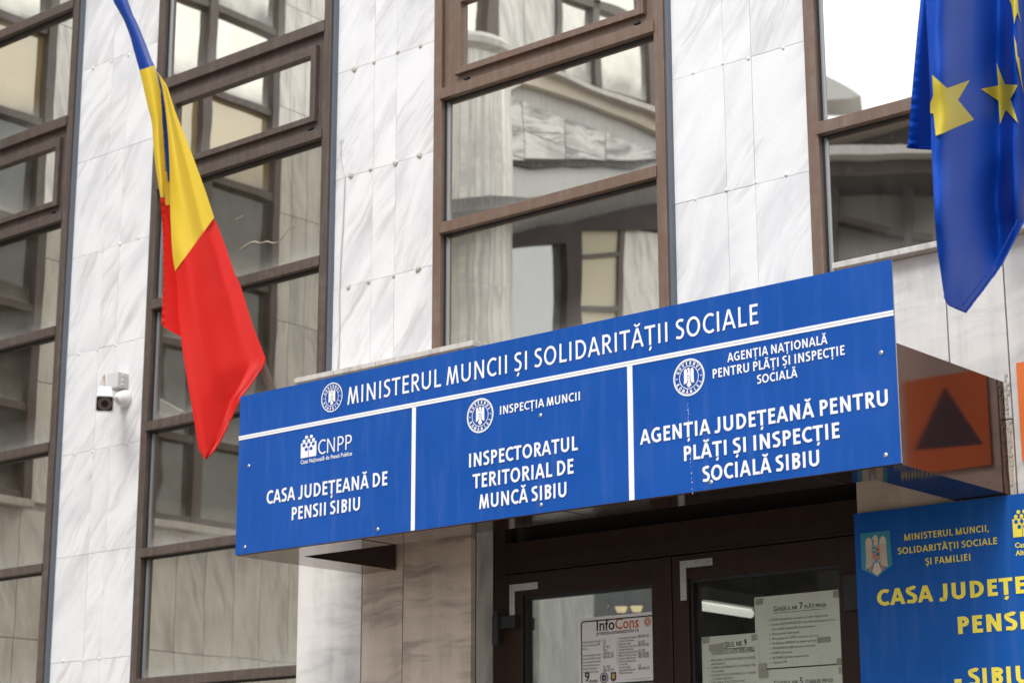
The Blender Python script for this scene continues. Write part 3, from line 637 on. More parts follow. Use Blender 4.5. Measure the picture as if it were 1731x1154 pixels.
line_cut('PENSII', 'PENS', (1620,1070), (1719,1064.5), (1620,1040.7))
line_cut('- SIBIU -', '- SIBI', (1614,1160), (1710,1156), (1614,1130.5))
ARIAL[0] = False; b = MB()
logo(b, 1713, 1743, 877, 908, TY2)
q = at(1716, 925.5, TY2); P, F = font_mesh('Casa', q.x, q.z, TY2, .019, None, None, None, .0004); b.add(P, F)
q = at(1717, 938.5, TY2); P, F = font_mesh('Alte', q.x, q.z, TY2, .019, None, None, None, .0004); b.add(P, F)
b.build('lettering', [YEL, BLUE2], YS)
# coat of arms
TEAL = M('teal_vinyl', (.03,.24,.36), .5); CREAM = M('cream_vinyl', (.62,.52,.40), .5); REDV = M('salmon_vinyl', (.50,.22,.15), .5); DKV = M('dark_print', (.03,.03,.04), .5); FEATH = M('feather_line', (.25,.19,.13), .5)
a, c = at(1453.8,901,TY2), at(1503.8,896,TY2); zt_ = (a.z+c.z)/2; x0, x1 = a.x, c.x; w = x1-x0; zl = at(1460,961,TY2).z; zp = at(1483.5,974.5,TY2).z
b = MB(); xm = (x0+x1)/2+.002
b.face([(x0,TY2,zl),(xm,TY2,zp),(x1+.004,TY2,zl+.004),(x1,TY2,zt_),(x0,TY2,zt_)], 0)
r_ = (zt_-zp)/1.22; cx_, cz_ = xm, (zt_+zp)/2-.002
eagle(b, cx_, cz_, r_*1.0, TY2-.0008, 1)
for s in (-1, 1):
    for k in range(4):
        u = .15+.05*k; b.face([(cx_+s*u*r_-.0004, TY2-.0015, cz_+(-.24-.02*k)*r_), (cx_+s*u*r_+.0004, TY2-.0015, cz_+(-.24-.02*k)*r_), (cx_+s*(u-.01)*r_+.0004, TY2-.0015, cz_+.28*r_), (cx_+s*(u-.01)*r_-.0004, TY2-.0015, cz_+.28*r_)], 4)
for u0, u1, v0, v1, m_ in ((-.115,0,.06,.23,0),(.0,.115,.06,.23,2),(-.115,0,-.12,.06,2),(0,.115,-.02,.06,0),(0,.115,-.12,-.02,2),(-.05,.05,-.2,-.12,0)):
    b.face([(cx_+u0*r_,TY2-.0020,cz_+v0*r_),(cx_+u1*r_,TY2-.0020,cz_+v0*r_),(cx_+u1*r_,TY2-.0020,cz_+v1*r_),(cx_+u0*r_,TY2-.0020,cz_+v1*r_)], m_)
for u, v_, s, m_ in ((-.058,.14,.04,1),(.058,.15,.035,3),(-.06,-.03,.03,4),(.06,.015,.035,3),(0,-.16,.02,1)):
    b.face([(cx_+(u-s)*r_,TY2-.0024,cz_+(v_+s*.6)*r_),(cx_+u*r_,TY2-.0024,cz_+(v_-s*1.2)*r_),(cx_+(u+s)*r_,TY2-.0024,cz_+(v_+s*.6)*r_),(cx_+u*r_,TY2-.0024,cz_+(v_+s*.3)*r_)], m_)
for s in (-1, 1): b.face([(cx_+s*.10*r_,TY2-.0021,cz_-.23*r_),(cx_+s*.17*r_,TY2-.0021,cz_-.28*r_),(cx_+s*.24*r_,TY2-.0021,cz_-.40*r_),(cx_+s*.18*r_,TY2-.0021,cz_-.44*r_),(cx_+s*.14*r_,TY2-.0021,cz_-.34*r_)], 2)
b.build('coat_of_arms', [TEAL, CREAM, REDV, DKV, FEATH], YS)

# orange civil protection plate on the wall, mirrored in the canopy's side
t = thing('orange_plate', 'orange plate with a blue triangle on the marble wall, seen mirrored in the canopy side', 'sign', (-2.2, 4.80, Zr(1.1)))
ORG = M('orange_vinyl', (.78,.18,.035), .5); b = MB(); b.box(-2.330, -2.080, 4.798, 4.802, Zr(.985), Zr(1.246)); b.build('plate', ORG, t)
b = MB(); b.prism([(-2.309,4.7975,Zr(1.043)),(-2.105,4.7975,Zr(1.052)),(-2.207,4.7975,Zr(1.214))], (0,-.0008,0)); b.build('triangle', M('navy_vinyl', (.022,.012,.06), .5), t)

# ---------------------------------------------------------------- papers on the door glass
PAPER = M('paper', (.80,.79,.74), .8, .2); INK = M('black_ink', (.02,.02,.02), .7); INK2 = M('grey_ink', (.13,.13,.125), .7); TAPE = M('tape', (.36,.35,.28), .4); ORI = M('orange_ink', (.48,.10,.03), .6); NAVY = M('navy_ink', (.03,.035,.10), .6); GOLD = M('gold_ink', (.60,.36,.04), .6)
def sheet(name, label, cat, A, B_, Cc, Y, mat_=PAPER):
    a, c, d = at(*A, Y), at(*B_, Y), at(*Cc, Y); t = thing(name, label, cat, (a.x, Y, a.z)); b = MB()
    b.box(a.x, c.x, Y, Y+.0008, d.z, (a.z+c.z)/2); b.build('sheet', mat_, t); return t, a.x, c.x, (a.z+c.z)/2
PYI = DY+.0105
def lines(mb, rows, x, z, Y, size, lead, maxw, m=0, bold=0, bullet=True):
    for i, (tx, bl) in enumerate(rows):
        zz = z-i*lead
        if bl: disc(mb, x-.008, zz+size*.25, size*.16, Y, 0, 8, m)
        P, F = font_mesh(tx, x, zz, Y, size, None, None, None, bold*size); mx_ = max([p.x for p in P]+[x]); k = min(1, maxw/(mx_-x)) if mx_ > x else 1
        mb.add([Vector((x+(p.x-x)*k, p.y, p.z)) for p in P], F, m)
def under(mb, x0, x1, z, Y, th=.0012, m=0): mb.face([(x0,Y,z-th),(x1,Y,z-th),(x1,Y,z),(x0,Y,z)], m)
def tape(t, pts, Y):
    b = MB()
    for px, py, w_, h_ in pts:
        q = at(px, py, Y); b.face([(q.x,Y,q.z-h_),(q.x+w_,Y,q.z-h_+.001),(q.x+w_,Y,q.z+.001),(q.x,Y,q.z)])
    b.build('tape', TAPE, t)
def smallcaps(mb, parts, L, R, Y):          # words at two sizes on one line
    a, c = at(*L, Y), at(*R, Y); x = 0; col = []
    for tx, sz in parts:
        P, F = font_mesh(tx, x, 0, Y, sz, None, None, None, sz*.012); col.append((P, F)); x = max(p.x for p in P)+.30*sz*(.5 if len(tx) == 1 and tx == 'G' else 1)
    wid = max(p.x for P, F in col for p in P); k = (c.x-a.x)/wid
    for P, F in col: mb.add([Vector((a.x+p.x*k, p.y, a.z+p.z)) for p in P], F)
    under(mb, a.x, c.x, a.z-.005, Y)
TYI = PYI-.0006
t, xa, xb, zt_ = sheet('notice_sheet', 'printed sheet for counter 7 taped inside the right door glass, higher of the sheets', 'paper notice', (1275,1009.5), (1422.5,995), (1281,1130), PYI)
b = MB(); smallcaps(b, [('G',.020),('HIȘEUL NR.',.016),('7',.027),('PLĂȚI PENSII',.015)], (1307.5,1032.5), (1396.5,1024), TYI)
q = at(1304, 1046.5, TYI)
lines(b, [('PLATA drepturilor de pensie și a altor legi speciale',1),('Acordare AJUTOR DE DECES în cazul decesului pensionarului sau a',1),('unui membru de familie al pensionarului',0),('Plata pensiilor neîncasate',1),('Plata pensiei în CONT curent sau de card',1),('Modificarea ADRESEI de plată a pensiei',1),('TRANSFERUL plății pensiei în alt județ',1),('DEBITE din pensii',1),('REȚINERI aplicate asupra pensiei',1),('Taloane CFR',1)], q.x, q.z-.004, TYI, .0092, .0136, .215)
b.build('lettering', INK, t); tape(t, [(1277,1012,.026,.018),(1408,998,.024,.020),(1414,1112,.024,.020),(1381,1077,.045,.016)], TYI-.0003)
t, xa, xb, zt_ = sheet('notice_sheet', 'printed sheet for counter 9 taped low at the left edge of the right door glass', 'paper notice', (1186,1075), (1282,1070), (1190,1180), PYI-.0012)
Y9 = PYI-.0018; b = MB(); smallcaps(b, [('HIȘEUL NR.',.020),('9',.027)], (1218,1093.5), (1262.5,1090), Y9); font_px(b, 'EVIDENȚĂ CONTRIBUABILI', (1203,1104), (1275.5,1099.5), (1203,1096.6), Y9, .01); under(b, at(1203,1104,Y9).x, at(1275.5,1100,Y9).x, at(1203,1105.5,Y9).z, Y9)
q = at(1202, 1117.5, Y9)
lines(b, [('PRELUARE DOCUMENTE AJUTOR DECES',1),('(ASIGURAT)',0),('CERERE ADEVERINȚĂ CU STAGIUL DE',1),('COTIZARE',0),('CONTRACTE DE ASIGURARE O.U.G. 163/2020',1),('ȘI LEGEA 263/2010',0),('DECLARAȚII RECTIFICATIVE',1),('ELIBERARE NOTIFICĂRI A CALITĂȚII DE',1)], q.x, q.z, Y9, .0094, .0108, .155)
b.build('lettering', INK, t); tape(t, [(1187,1077,.026,.018),(1270,1072,.020,.018),(1198,1089,.055,.019)], Y9-.0003)
t, xa, xb, zt_ = sheet('notice_sheet', 'printed sheet for counter 5 taped under the counter 7 sheet', 'paper notice', (1281.5,1131), (1428,1123.5), (1284,1250), PYI)
b = MB(); smallcaps(b, [('G',.020),('HIȘEUL NR.',.016),('5',.027),('STABILIRI PENSII',.015)], (1308,1158), (1408,1153), TYI)
b.build('lettering', INK, t); tape(t, [(1282,1121,.028,.020),(1282,1134,.032,.020),(1417,1126,.022,.020)], TYI-.0028)
# consumer notice
STK = M('sticker_white', (.68,.655,.64), .5)
YI = DY-.0005
t, xa, xb, zt_ = sheet('info_sticker', 'white consumer-advice sticker with a black rounded border on the left door glass', 'sticker', (978,1042.5), (1110,1034.5), (981,1158), YI, STK)
ys = YI-.0004; b = MB(); w_ = xb-xa; u = lambda s: xa+w_*s; v_ = lambda s: zt_-w_*.72*s
def frame_(x0, x1, z0, z1, th, r, m=0):
    o_, i_ = [], []
    for cx, cz, a0 in ((x1-r,z1-r,0),(x0+r,z1-r,90),(x0+r,z0+r,180),(x1-r,z0+r,270)):
        for k in range(5):
            g = math.radians(a0+90*k/4); o_.append((cx+r*math.cos(g),ys,cz+r*math.sin(g))); i_.append((cx+(r-th)*math.cos(g),ys,cz+(r-th)*math.sin(g)))
    for k in range(len(o_)): b.face([o_[k],o_[(k+1)%len(o_)],i_[(k+1)%len(o_)],i_[k]], m)
frame_(u(.03), u(.965), v_(.965), v_(.045), .0042, .010)
P, F = font_mesh('Info', u(.235), v_(.20), ys, .048, None, None, w_*.235, .0008); b.add(P, F, 0)
P, F = font_mesh('Cons', u(.475), v_(.20), ys, .048, None, None, w_*.30, .0008); b.add(P, F, 1)
P, F = font_mesh('protectia-consumatorilor.ro', u(.235), v_(.262), ys, .019, None, None, w_*.54, .0002); b.add(P, F, 0)
disc(b, u(.885), v_(.135), w_*.045, ys, w_*.037, 24, 1); disc(b, u(.885), v_(.135), w_*.030, ys, w_*.014, 20, 1)
L1 = [('Numărul European Unic de Urgență','112'),('Serviciul de Urgență prin SMS','113'),('InfoCons','021 9615'),('','*9615'),('Autoritatea de Supraveghere Financiară','0800 825 627'),('Autoritatea Națională Sanitar Veterinară','0800 826 787'),('și pentru Siguranța Alimentelor',''),('Autoritatea Națională pentru',''),('Protecția Consumatorilor','021 9551'),('Agenția Națională Antidrog','0800 870 070')]
L2 = [('Compania Națională de Administrare','0800 800 360'),('a Infrastructurii Rutiere',''),('Registrul Auto Român','021 9672'),('Direcția Generală Anticorupție','0800 806 806'),('Autoritatea Națională de',''),('Reglementare în Domeniul Energiei','021 9782'),('Ministerul Finanțelor Publice','0800 800 085'),('Autoritatea Națională pentru','0800 850 850'),('Administrare și Reglementare',''),('în Comunicații',''),('Protecția Copilului','119'),('Agenția Națională Împotriva','0800 800 678'),('Traficului de Persoane','')]
for rows, x0, x1_, y0, dy in ((L1,.05,.315,.36,.047),(L2,.515,.76,.345,.0405)):
    for i, (p_, q_) in enumerate(rows):
        zz = v_(y0+i*dy)
        if p_: P, F = font_mesh(p_, u(x0), zz, ys, .0095, None, None, w_*min(.235,.0078*len(p_)), .00012); b.add(P, F, 2)
        if q_: P, F = font_mesh(q_, u(x1_), zz, ys, .0125, None, None, w_*.0115*len(q_), .0002); b.add(P, F, 2)
b.face([(u(.495)-.0005,ys,v_(.70)),(u(.495)+.0005,ys,v_(.70)),(u(.495)+.0005,ys,v_(.33)),(u(.495)-.0005,ys,v_(.33))], 2)
disc(b, u(.325), v_(.865), w_*.055, ys, w_*.042, 24, 2); disc(b, u(.325), v_(.865), w_*.034, ys-.0001, 0, 20, 3)
b.face([(u(.315),ys-.0003,v_(.88)),(u(.345),ys-.0003,v_(.88)),(u(.33),ys-.0003,v_(.845))], 4)
b.face([(u(.41),ys,v_(.90)),(u(.445),ys,v_(.93)),(u(.48),ys,v_(.90)),(u(.48),ys,v_(.795)),(u(.41),ys,v_(.795))], 3); eagle(b, u(.445), v_(.855), w_*.055, ys-.0003, 4)
P, F = font_mesh('9', u(.075), v_(.90), ys, .040, None, None, None, .001); b.add(P, F, 0)
P, F = font_mesh('atitudine!', u(.125), v_(.915), ys, .013, None, None, w_*.12, .0002, shear=.3); b.add(P, F, 0); under(b, u(.06), u(.24), v_(.925), ys, .0009, 0)
under(b, u(.60), u(.93), v_(.905), ys, .0006, 2); under(b, u(.66), u(.90), v_(.917), ys, .0006, 2)
b.build('lettering', [INK, ORI, INK2, NAVY, GOLD], t)

# ---------------------------------------------------------------- flags
def fabric(name, col, rough=.42, dark=.25):
    m = M(name, col, rough, dark); n = N(m); v, x, y, z = n.coords()
    n.b.inputs['Sheen Weight'].default_value = .03; n.b.inputs['Sheen Roughness'].default_value = .4
    wv = n.n('ShaderNodeTexWave'); wv.inputs['Scale'].default_value = 420; n.l(v, wv.inputs['Vector'])
    nz = n.noise(n.comb(n.math('MULTIPLY', x, 9), n.math('MULTIPLY', y, 9), n.math('MULTIPLY', z, 2)), 1, 4, .55)
    h = n.math('ADD', n.math('MULTIPLY', wv.outputs['Fac'], .04), nz)
    n.l(n.bump(h, .22, .006), n.b.inputs['Normal'])
    n.l(n.mix(.10, col, n.mix(n.noise(v, 30, 4), tuple(c*.55 for c in col), tuple(min(1, c*1.3) for c in col))), n.b.inputs['Base Color'])
    # thin cloth lets light through
    tr = n.n('ShaderNodeBsdfTranslucent'); tr.inputs['Color'].default_value = (*col, 1); ms = n.n('ShaderNodeMixShader'); ms.inputs[0].default_value = .22
    out = [q for q in n.t.nodes if q.type == 'OUTPUT_MATERIAL'][0]; n.l(n.b.outputs[0], ms.inputs[1]); n.l(tr.outputs[0], ms.inputs[2]); n.l(ms.outputs[0], out.inputs[0])
    return m
def curve(P, k):                            # k samples along a polyline, smoothed
    P = [Vector((p[0], p[1], 0)) for p in P]; L = [0]
    for a, c in zip(P[:-1], P[1:]): L.append(L[-1]+(c-a).length)
    out = []; j = 0
    for i in range(k):
        s = L[-1]*i/(k-1); j = 0
        while j < len(P)-2 and L[j+1] < s: j += 1
        q = (s-L[j])/max(1e-9, L[j+1]-L[j]); p0, p1, p2, p3 = P[max(j-1,0)], P[j], P[j+1], P[min(j+2,len(P)-1)]
        cm = .5*((2*p1)+(p2-p0)*q+(2*p0-5*p1+4*p2-p3)*q*q+(-p0+3*p1-3*p2+p3)*q**3)
        out.append(cm*.5+(p1+(p2-p1)*q)*.5)
    return out
def cloth(mb, Lc, Rc, X0, bulge, off=0., nr=60, nc=28, m=0, wr=None):
    A, B_ = curve(Lc, nr), curve(Rc, nr); P = []
    for i in range(nr):
        row = []
        for j in range(nc+1):
            s = j/nc; q = A[i].lerp(B_[i], s); d = off+bulge(s, i/(nr-1))+(wr(q.x, q.y) if wr else 0)
            row.append(fpt(q.x, q.y, d) if X0 == 'flag' else atx(q.x, q.y, X0+d))
        P.append(row)
    mb.grid(P, m)
FN = Vector((.707, -.707, 0)); FP0 = at(459, 657, 4.62)          # the flag hangs in an upright plane through its tilted pole
def fpt(px, py, off=0.):
    d = ray(px, py); return CAM0 + d*(((FP0-CAM0).dot(FN)+off)/d.dot(FN))
RX = 'flag'
FL = thing('national_flag', 'blue, yellow and red flag drooping from a tilted pole left of the blue board', 'flag', tuple(at(459,657,4.62)))
FB = fabric('flag_blue', (.006,.060,.38)); FYL = fabric('flag_yellow', (.84,.60,.05)); FR = fabric('flag_red', (.76,.022,.016))
pa, pb = fpt(473, 693, -.045), fpt(152, -138, -.045)
b = MB(); b.tube([pa, pb], .0145, 14); b.build('pole', streaky('grey_wood', (.30,.25,.21), .7, .2, .5, (.55,.5,.45)), FL, smooth=True)
b = MB(); b.tube([pa+(pa-pb).normalized()*.16, pa-(pa-pb).normalized()*.01], .02, 12); b.build('pole_holder', STEEL, FL, smooth=True)
wr0 = lambda x, y: .004*math.sin((x-.35*y)*.10)+.002*math.sin((x-.3*y)*.2+y*.01)
cyl = lambda k: (lambda s, t_: k*math.sin(PI*s))
b = MB()
cloth(b, [(180,-60),(191,0),(199,15.6),(210,36),(219.5,60.7),(225.5,83),(236,120)], [(200,-60),(216,0),(225,26),(229,33),(237.5,52),(248,78),(256,100.5),(261,111)], RX, cyl(.03), .0, wr=lambda x,y: .004*math.sin((x*.9-y*.35)*.35))
cloth(b, [(263,117),(266,128),(270,150),(273,180),(277,225),(281,275),(284,307)], [(266,117),(274,134),(284,160),(288,200),(289,240),(288,280),(287,307)], RX, lambda s,t_: 0, -.03)
b.build('blue_stripe', FB, FL, smooth=True)
b = MB()
cloth(b, [(235.5,119),(240,138),(249.6,180),(256.6,208),(259.5,250),(264,290),(271,334)], [(261.5,110.5),(266,125),(270,150),(273.5,200),(276,250),(278.5,300),(277,333)], RX, cyl(.035), .012, wr=wr0)
cloth(b, [(262,118),(268,128),(274,150),(279,182),(284,230),(286.5,277),(287.5,346),(291,425),(296,458)], [(264,119),(275,134),(283,147),(294.7,184),(312,229),(327,267),(347,322),(357,352),(362,368)], RX, lambda s,t_: .045*math.sin(PI*min(1,s*1.3+.05))*(.35+t_), .0, nc=36, wr=wr0)
cloth(b, [(276,290),(278,310),(279,332),(280,347)], [(290,290),(290,310),(290,330),(290,346)], RX, lambda s,t_: 0, -.035, nr=12, nc=6)
b.build('yellow_stripe', FYL, FL, smooth=True)
b = MB()
cloth(b, [(296,458),(299,480),(302,536),(309,595),(319,657),(329,715),(336,758),(346,775)], [(362,368),(379.5,411),(396,460),(407,484),(425,543),(447.5,602),(445,617),(421,654),(407,671),(381,727),(364,758),(347,775)], RX, lambda s,t_: .05*math.sin(PI*min(1,s*1.15+.08))*(1-t_*.45)+.012*math.sin(5*s+3*t_), .0, nr=90, nc=40, wr=lambda x,y: .004*math.sin((x-.28*y)*.06)+.002*math.sin((x-.3*y)*.16+y*.01))
cloth(b, [(271,335),(273,360),(276,420),(276,484),(273,545),(279,554)], [(279,334),(292,400),(300,458),(304,500),(309,560),(309,571)], RX, lambda s,t_: -.02*s, -.02, nc=16, wr=lambda x,y:.006*math.sin(y*.5)*max(0,1-(x-272)/9))
cloth(b, [(279,340),(283,380),(288,420),(292,470)], [(291,340),(294,380),(298,420),(303,470)], RX, lambda s,t_: 0, -.045, nr=12, nc=6)
b.build('red_stripe', FR, FL, smooth=True)
# stitched hems
def hem(pts, X, r, m, jit=0.0):
    J = lambda: random.uniform(-jit,jit)
    b.tube([fpt(p.x+J(), p.y+J(), X[1]) if isinstance(X, tuple) else atx(p.x+J(), p.y+J(), X) for p in curve(pts, 60)], r, 6, m)
b = MB(); hem([(447.5,602),(445,617),(421,654),(407,671),(381,727),(364,758),(347,775)], ('flag',.004), .0035, 1, .5); b.build('hem', [FYL, FR], FL, smooth=True)
b = MB(); hem([(440,608),(438,614),(413,652),(398,673),(372,727),(356,754)], ('flag',.012), .0016, 1, .4); b.build('hem', [FYL, FR], FL, smooth=True)
b = MB(); hem([(277,333),(278.5,300),(276,250),(273.5,200),(270,150)], ('flag',.010), .0025, 0, .5); b.build('hem', [FYL, FR], FL, smooth=True)

EX = -2.10
EU = thing('european_flag', 'blue satin flag with yellow stars hanging at the upper right edge', 'flag', tuple(atx(1800, 400, EX)))
EB = fabric('satin_blue', (.003,.060,.41), .48, .15); EY = fabric('star_yellow', (.70,.57,.06), .45)
def ebulge(x, y):                           # vertical folds of the hanging cloth
    k = min(1, max(0, (y+80)/300)); lo = 1-min(1, max(0, (y-380)/150))*.6
    return (+.10*math.exp(-((x-1598)/40)**2)-.11*math.exp(-((x-1680)/46)**2)+.04*math.exp(-((x-1716)/18)**2)-.08*math.exp(-((x-1752)/22)**2))*lo + .010*math.sin((x*.9-y*.6)*.042+1)*k+.004*math.sin((x+y*1.1)*.052)*k
b = MB()
cloth(b, [(1562,-90),(1564.5,0),(1570,100),(1573,180),(1574.5,250),(1582,400),(1590,460),(1596,500),(1605,515),(1632,527)],
         [(1860,-90),(1850,0),(1840,60),(1830,120),(1815,180),(1800,250),(1775,300),(1731,372),(1690,450),(1632,527)], EX, lambda s,t_: 0, nr=110, nc=80, wr=ebulge)
cloth(b, [(1562,-90),(1556,0),(1550,60),(1543,140),(1538,200),(1534,248)], [(1590,-90),(1588,0),(1590,100),(1590,180),(1585,230),(1580,251)], EX, lambda s,t_: .01*math.sin(6*s), -.05, nr=60, nc=14, wr=lambda x,y:.006*math.sin(y*.42)*max(0,1-(x-1536)/22))
b.build('cloth', EB, EU, smooth=True)
for pts, xo, rr_ in (([(1731,372),(1690,450),(1632,527)], .02, .003), ([(1720,372),(1682,444),(1628,516)], .024, .0016), ([(1534,248),(1550,250),(1574,251)], -.045, .0035), ([(1632,527),(1605,515),(1596,500)], .022, .0025)):
    b = MB(); hem(pts, EX+xo, rr_, 0, .4); b.build('hem', EB, EU, smooth=True)
def star(pts):
    bm = bmesh.new(); c = Vector((sum(p[0] for p in pts)/len(pts), sum(p[1] for p in pts)/len(pts), 0))
    vs = [bm.verts.new((p[0], p[1], 0)) for p in pts]; bm.faces.new(vs)
    bmesh.ops.triangulate(bm, faces=bm.faces[:])
    for _ in range(4): bmesh.ops.subdivide_edges(bm, edges=bm.edges[:], cuts=1, use_grid_fill=True)
    bmesh.ops.triangulate(bm, faces=bm.faces[:])
    mb = MB(); bm.verts.ensure_lookup_table(); bm.verts.index_update()
    mb.add([atx(v.co.x, v.co.y, EX+ebulge(v.co.x, v.co.y)+.004) for v in bm.verts], [[v.index for v in f.verts] for f in bm.faces]); bm.free()
    mb.build('star', EY, EU, smooth=True)
star([(1575.7,126.8),(1601,149.4),(1639.5,135.6),(1619.4,169.5),(1646.8,202.3),(1601,195),(1582,230.4),(1578,192.5),(1572.5,191.4),(1572.5,175),(1577.5,162.2)])
star([(1684.3,106.4),(1698.9,142.9),(1720.7,144),(1708,167.7),(1721.5,208.9),(1700.3,185.9),(1690.5,210.3),(1687.6,170.6),(1657.7,150.5),(1687.6,144.7)])
star([(1704,-6),(1706,0),(1710,9),(1714.7,41.6),(1716.4,31),(1720,22),(1726,38),(1722,18),(1720,-6)])
star([(1713.5,59),(1718,74),(1720.4,97),(1722.7,97),(1727,133),(1731,160),(1723,125),(1717,96),(1719,96)])
b = MB(); b.tube([atx(1745,405,EX), atx(1920,-250,EX)], .0145, 12); b.build('pole', bpy.data.materials['grey_wood'], EU, smooth=True)

# ---------------------------------------------------------------- security camera, junction box, cables
def orient(f, up=Vector((0,0,1))):
    f = f.normalized(); r = f.cross(up).normalized(); u_ = r.cross(f); return r, u_, f
PL = M('white_plastic', (.80,.80,.80), .35); PLG = M('grey_plastic', (.62,.62,.61), .5); LENS = M('camera_glass', (.012,.010,.012), .12, .6); LED = M('led_ring', (.20,.16,.15), .3); BLK = M('lens_black', (.004,.004,.006), .08)
cpos = at(177.0, 681, 4.72); fw = (CAM0-cpos); fw.z = -math.tan(math.radians(34))*math.hypot(fw.x, fw.y); r, u_, f = orient(fw)
SC = thing('security_camera', 'white square-fronted security camera with a ring of lights on the left marble pier', 'camera', (cpos.x, 4.9, cpos.z))
def rsq(s, k=.22, n=5):
    P = []
    for sx, sy, a0 in ((1,1,0),(-1,1,90),(-1,-1,180),(1,-1,270)):
        for i in range(n+1):
            g = math.radians(a0+90*i/n); P.append((sx*(s-s*k)+s*k*math.cos(g), sy*(s-s*k)+s*k*math.sin(g)))
    return P
def loft(mb, secs, m=0, cap0=True, cap1=True):
    b0 = len(mb.v); n_ = len(secs[0])
    for s in secs: mb.v += s
    for i in range(len(secs)-1):
        for j in range(n_): mb.f.append([b0+i*n_+j, b0+i*n_+(j+1)%n_, b0+(i+1)*n_+(j+1)%n_, b0+(i+1)*n_+j]); mb.m.append(m); mb.t.append(0.)
    for c, i in ((cap0,0),(cap1,len(secs)-1)):
        if c: mb.f.append([b0+i*n_+j for j in range(n_)]); mb.m.append(m); mb.t.append(0.)
sec = lambda d, s, dz=0., k=.22: [cpos+f*d+r*p[0]+u_*(p[1]+dz) for p in rsq(s, k)]
b = MB(); loft(b, [sec(-.125,.016), sec(-.115,.024), sec(-.06,.0285), sec(-.01,.0325,0,.3), sec(.004,.034,0,.3), sec(.010,.034,.0006,.3), sec(.0105,.031,0,.3), sec(.003,.030,0,.3)], 0, True, True); b.build('housing', PL, SC, smooth=False)
b = MB(); loft(b, [sec(.0032,.0305,0,.3), sec(.0062,.0300,0,.3)]); b.build('front_glass', LENS, SC)
def ringd(mb, d, r0, r1, n_=28, m=0):
    for i in range(n_):
        g0, g1 = 2*PI*i/n_, 2*PI*(i+(.72 if r0 else 1))/n_
        P = [cpos+f*d+(r*math.cos(g)+u_*math.sin(g))*q for g, q in ((g0,r1),(g1,r1),(g1,max(r0,1e-5)),(g0,max(r0,1e-5)))]; mb.face(P, m)
b = MB(); ringd(b, .0066, .0140, .0265, 22); b.build('led_ring', LED, SC)
b = MB(); b.tube([cpos+f*.005, cpos+f*.009], .0125, 20); b.build('lens', BLK, SC, smooth=False)
mnt = at(199.5, 671, 4.86); b = MB(); b.tube([Vector((mnt.x,4.905,mnt.z)), Vector((mnt.x,4.89,mnt.z)), Vector((mnt.x,4.865,mnt.z-.003)), Vector((mnt.x,4.85,mnt.z-.006))], [.036,.036,.026,.013], 18)
b.tube([Vector((mnt.x,4.855,mnt.z-.004)), cpos-f*.07-u_*.015], .009, 12); b.build('mount', PL, SC, smooth=True)
jb = at(190.5, 643, 4.85); JB = thing('junction_box', 'small grey cable box on the marble just above the security camera', 'box', (jb.x, 4.9, jb.z))
b = MB(); b.box(jb.x-.030, jb.x+.036, 4.845, 4.901, jb.z-.032, jb.z+.031); b.build('box_body', PLG, JB, bevel=.003)
for dz in (-.018, .0, .019):
    s = MB(); s.tube([(jb.x+.036,4.872,jb.z+dz), (jb.x+.043,4.872,jb.z+dz)], .008, 10); s.build('cable_gland', PLG, JB)
CB = MB(); P = [at(x_, y_, Y_) for x_, y_, Y_ in ((176,633,4.9),(173,638,4.885),(171,648,4.88),(172,658,4.87),(178,664,4.82))]
CB.tube([Vector((q.x,q.y,q.z)) for q in P], .0045, 8); tag(CB.build('cable', M('beige_cable', (.55,.47,.38), .6), smooth=True), 'short cable looping from the junction box to the security camera', 'cable')
CB = MB(); P = [at(x_, y_, 4.893) for x_, y_ in ((579,235),(575,243),(574,262),(578,285),(582,300),(581,330),(579,380),(575,440),(573,500),(573,560),(572,600),(570,640))]
CB.tube(P, .0026, 8); tag(CB.build('cable', M('white_cable', (.66,.63,.60), .6), smooth=True), 'thin white cable hanging down the marble pier beside the middle-left window', 'cable')

# ---------------------------------------------------------------- what the windows mirror: the wing at the left
WG = thing('office_wing', 'marble office wing square to the facade, seen only mirrored in the windows', 'building', (-7.9, 2, 0))
WX = -7.9; ry = lambda yv: 2*GL-yv
def wbox(mb, yv0, yv1, z0, z1, d0=0., d1=-.1, m=0, t=None): mb.box(WX+d1, WX+d0, ry(yv1), ry(yv0), Zr(z0), Zr(z1), m, random.random() if t is None else t)
b = MB()
def wtiles(yv0, yv1, z0, z1, wdt, d=0.):
    n_ = max(1, round((yv1-yv0)/wdt)); zs = [z0]+[z for z in [.35+.62*k for k in range(-4,12)] if z0+.05 < z < z1-.05]+[z1]
    for i in range(n_):
        for a, c in zip(zs[:-1], zs[1:]): wbox(b, yv0+(yv1-yv0)*i/n_+.002, yv0+(yv1-yv0)*(i+1)/n_-.002, a+.002, c-.002, d, d-.03)
wtiles(4.92, 8.6, -1.8, 1.58, .19); wtiles(4.92, 5.02, 1.62, 6, .1); wtiles(5.73, 6.24, 1.62, 6, .17); wtiles(7.28, 8.55, 1.62, 6, .12)
wbox(b, 4.9, 13, -1.8, 7, -.035, -.3, 1)
b.build('wall', [MARBLE_WING, JOINT], WG)
b = MB(); wbox(b, 5.0, 5.72, 1.583, 1.618, .07, 0); wbox(b, 6.22, 7.30, 1.583, 1.618, .07, 0); b.build('sill', LEDGE, WG)
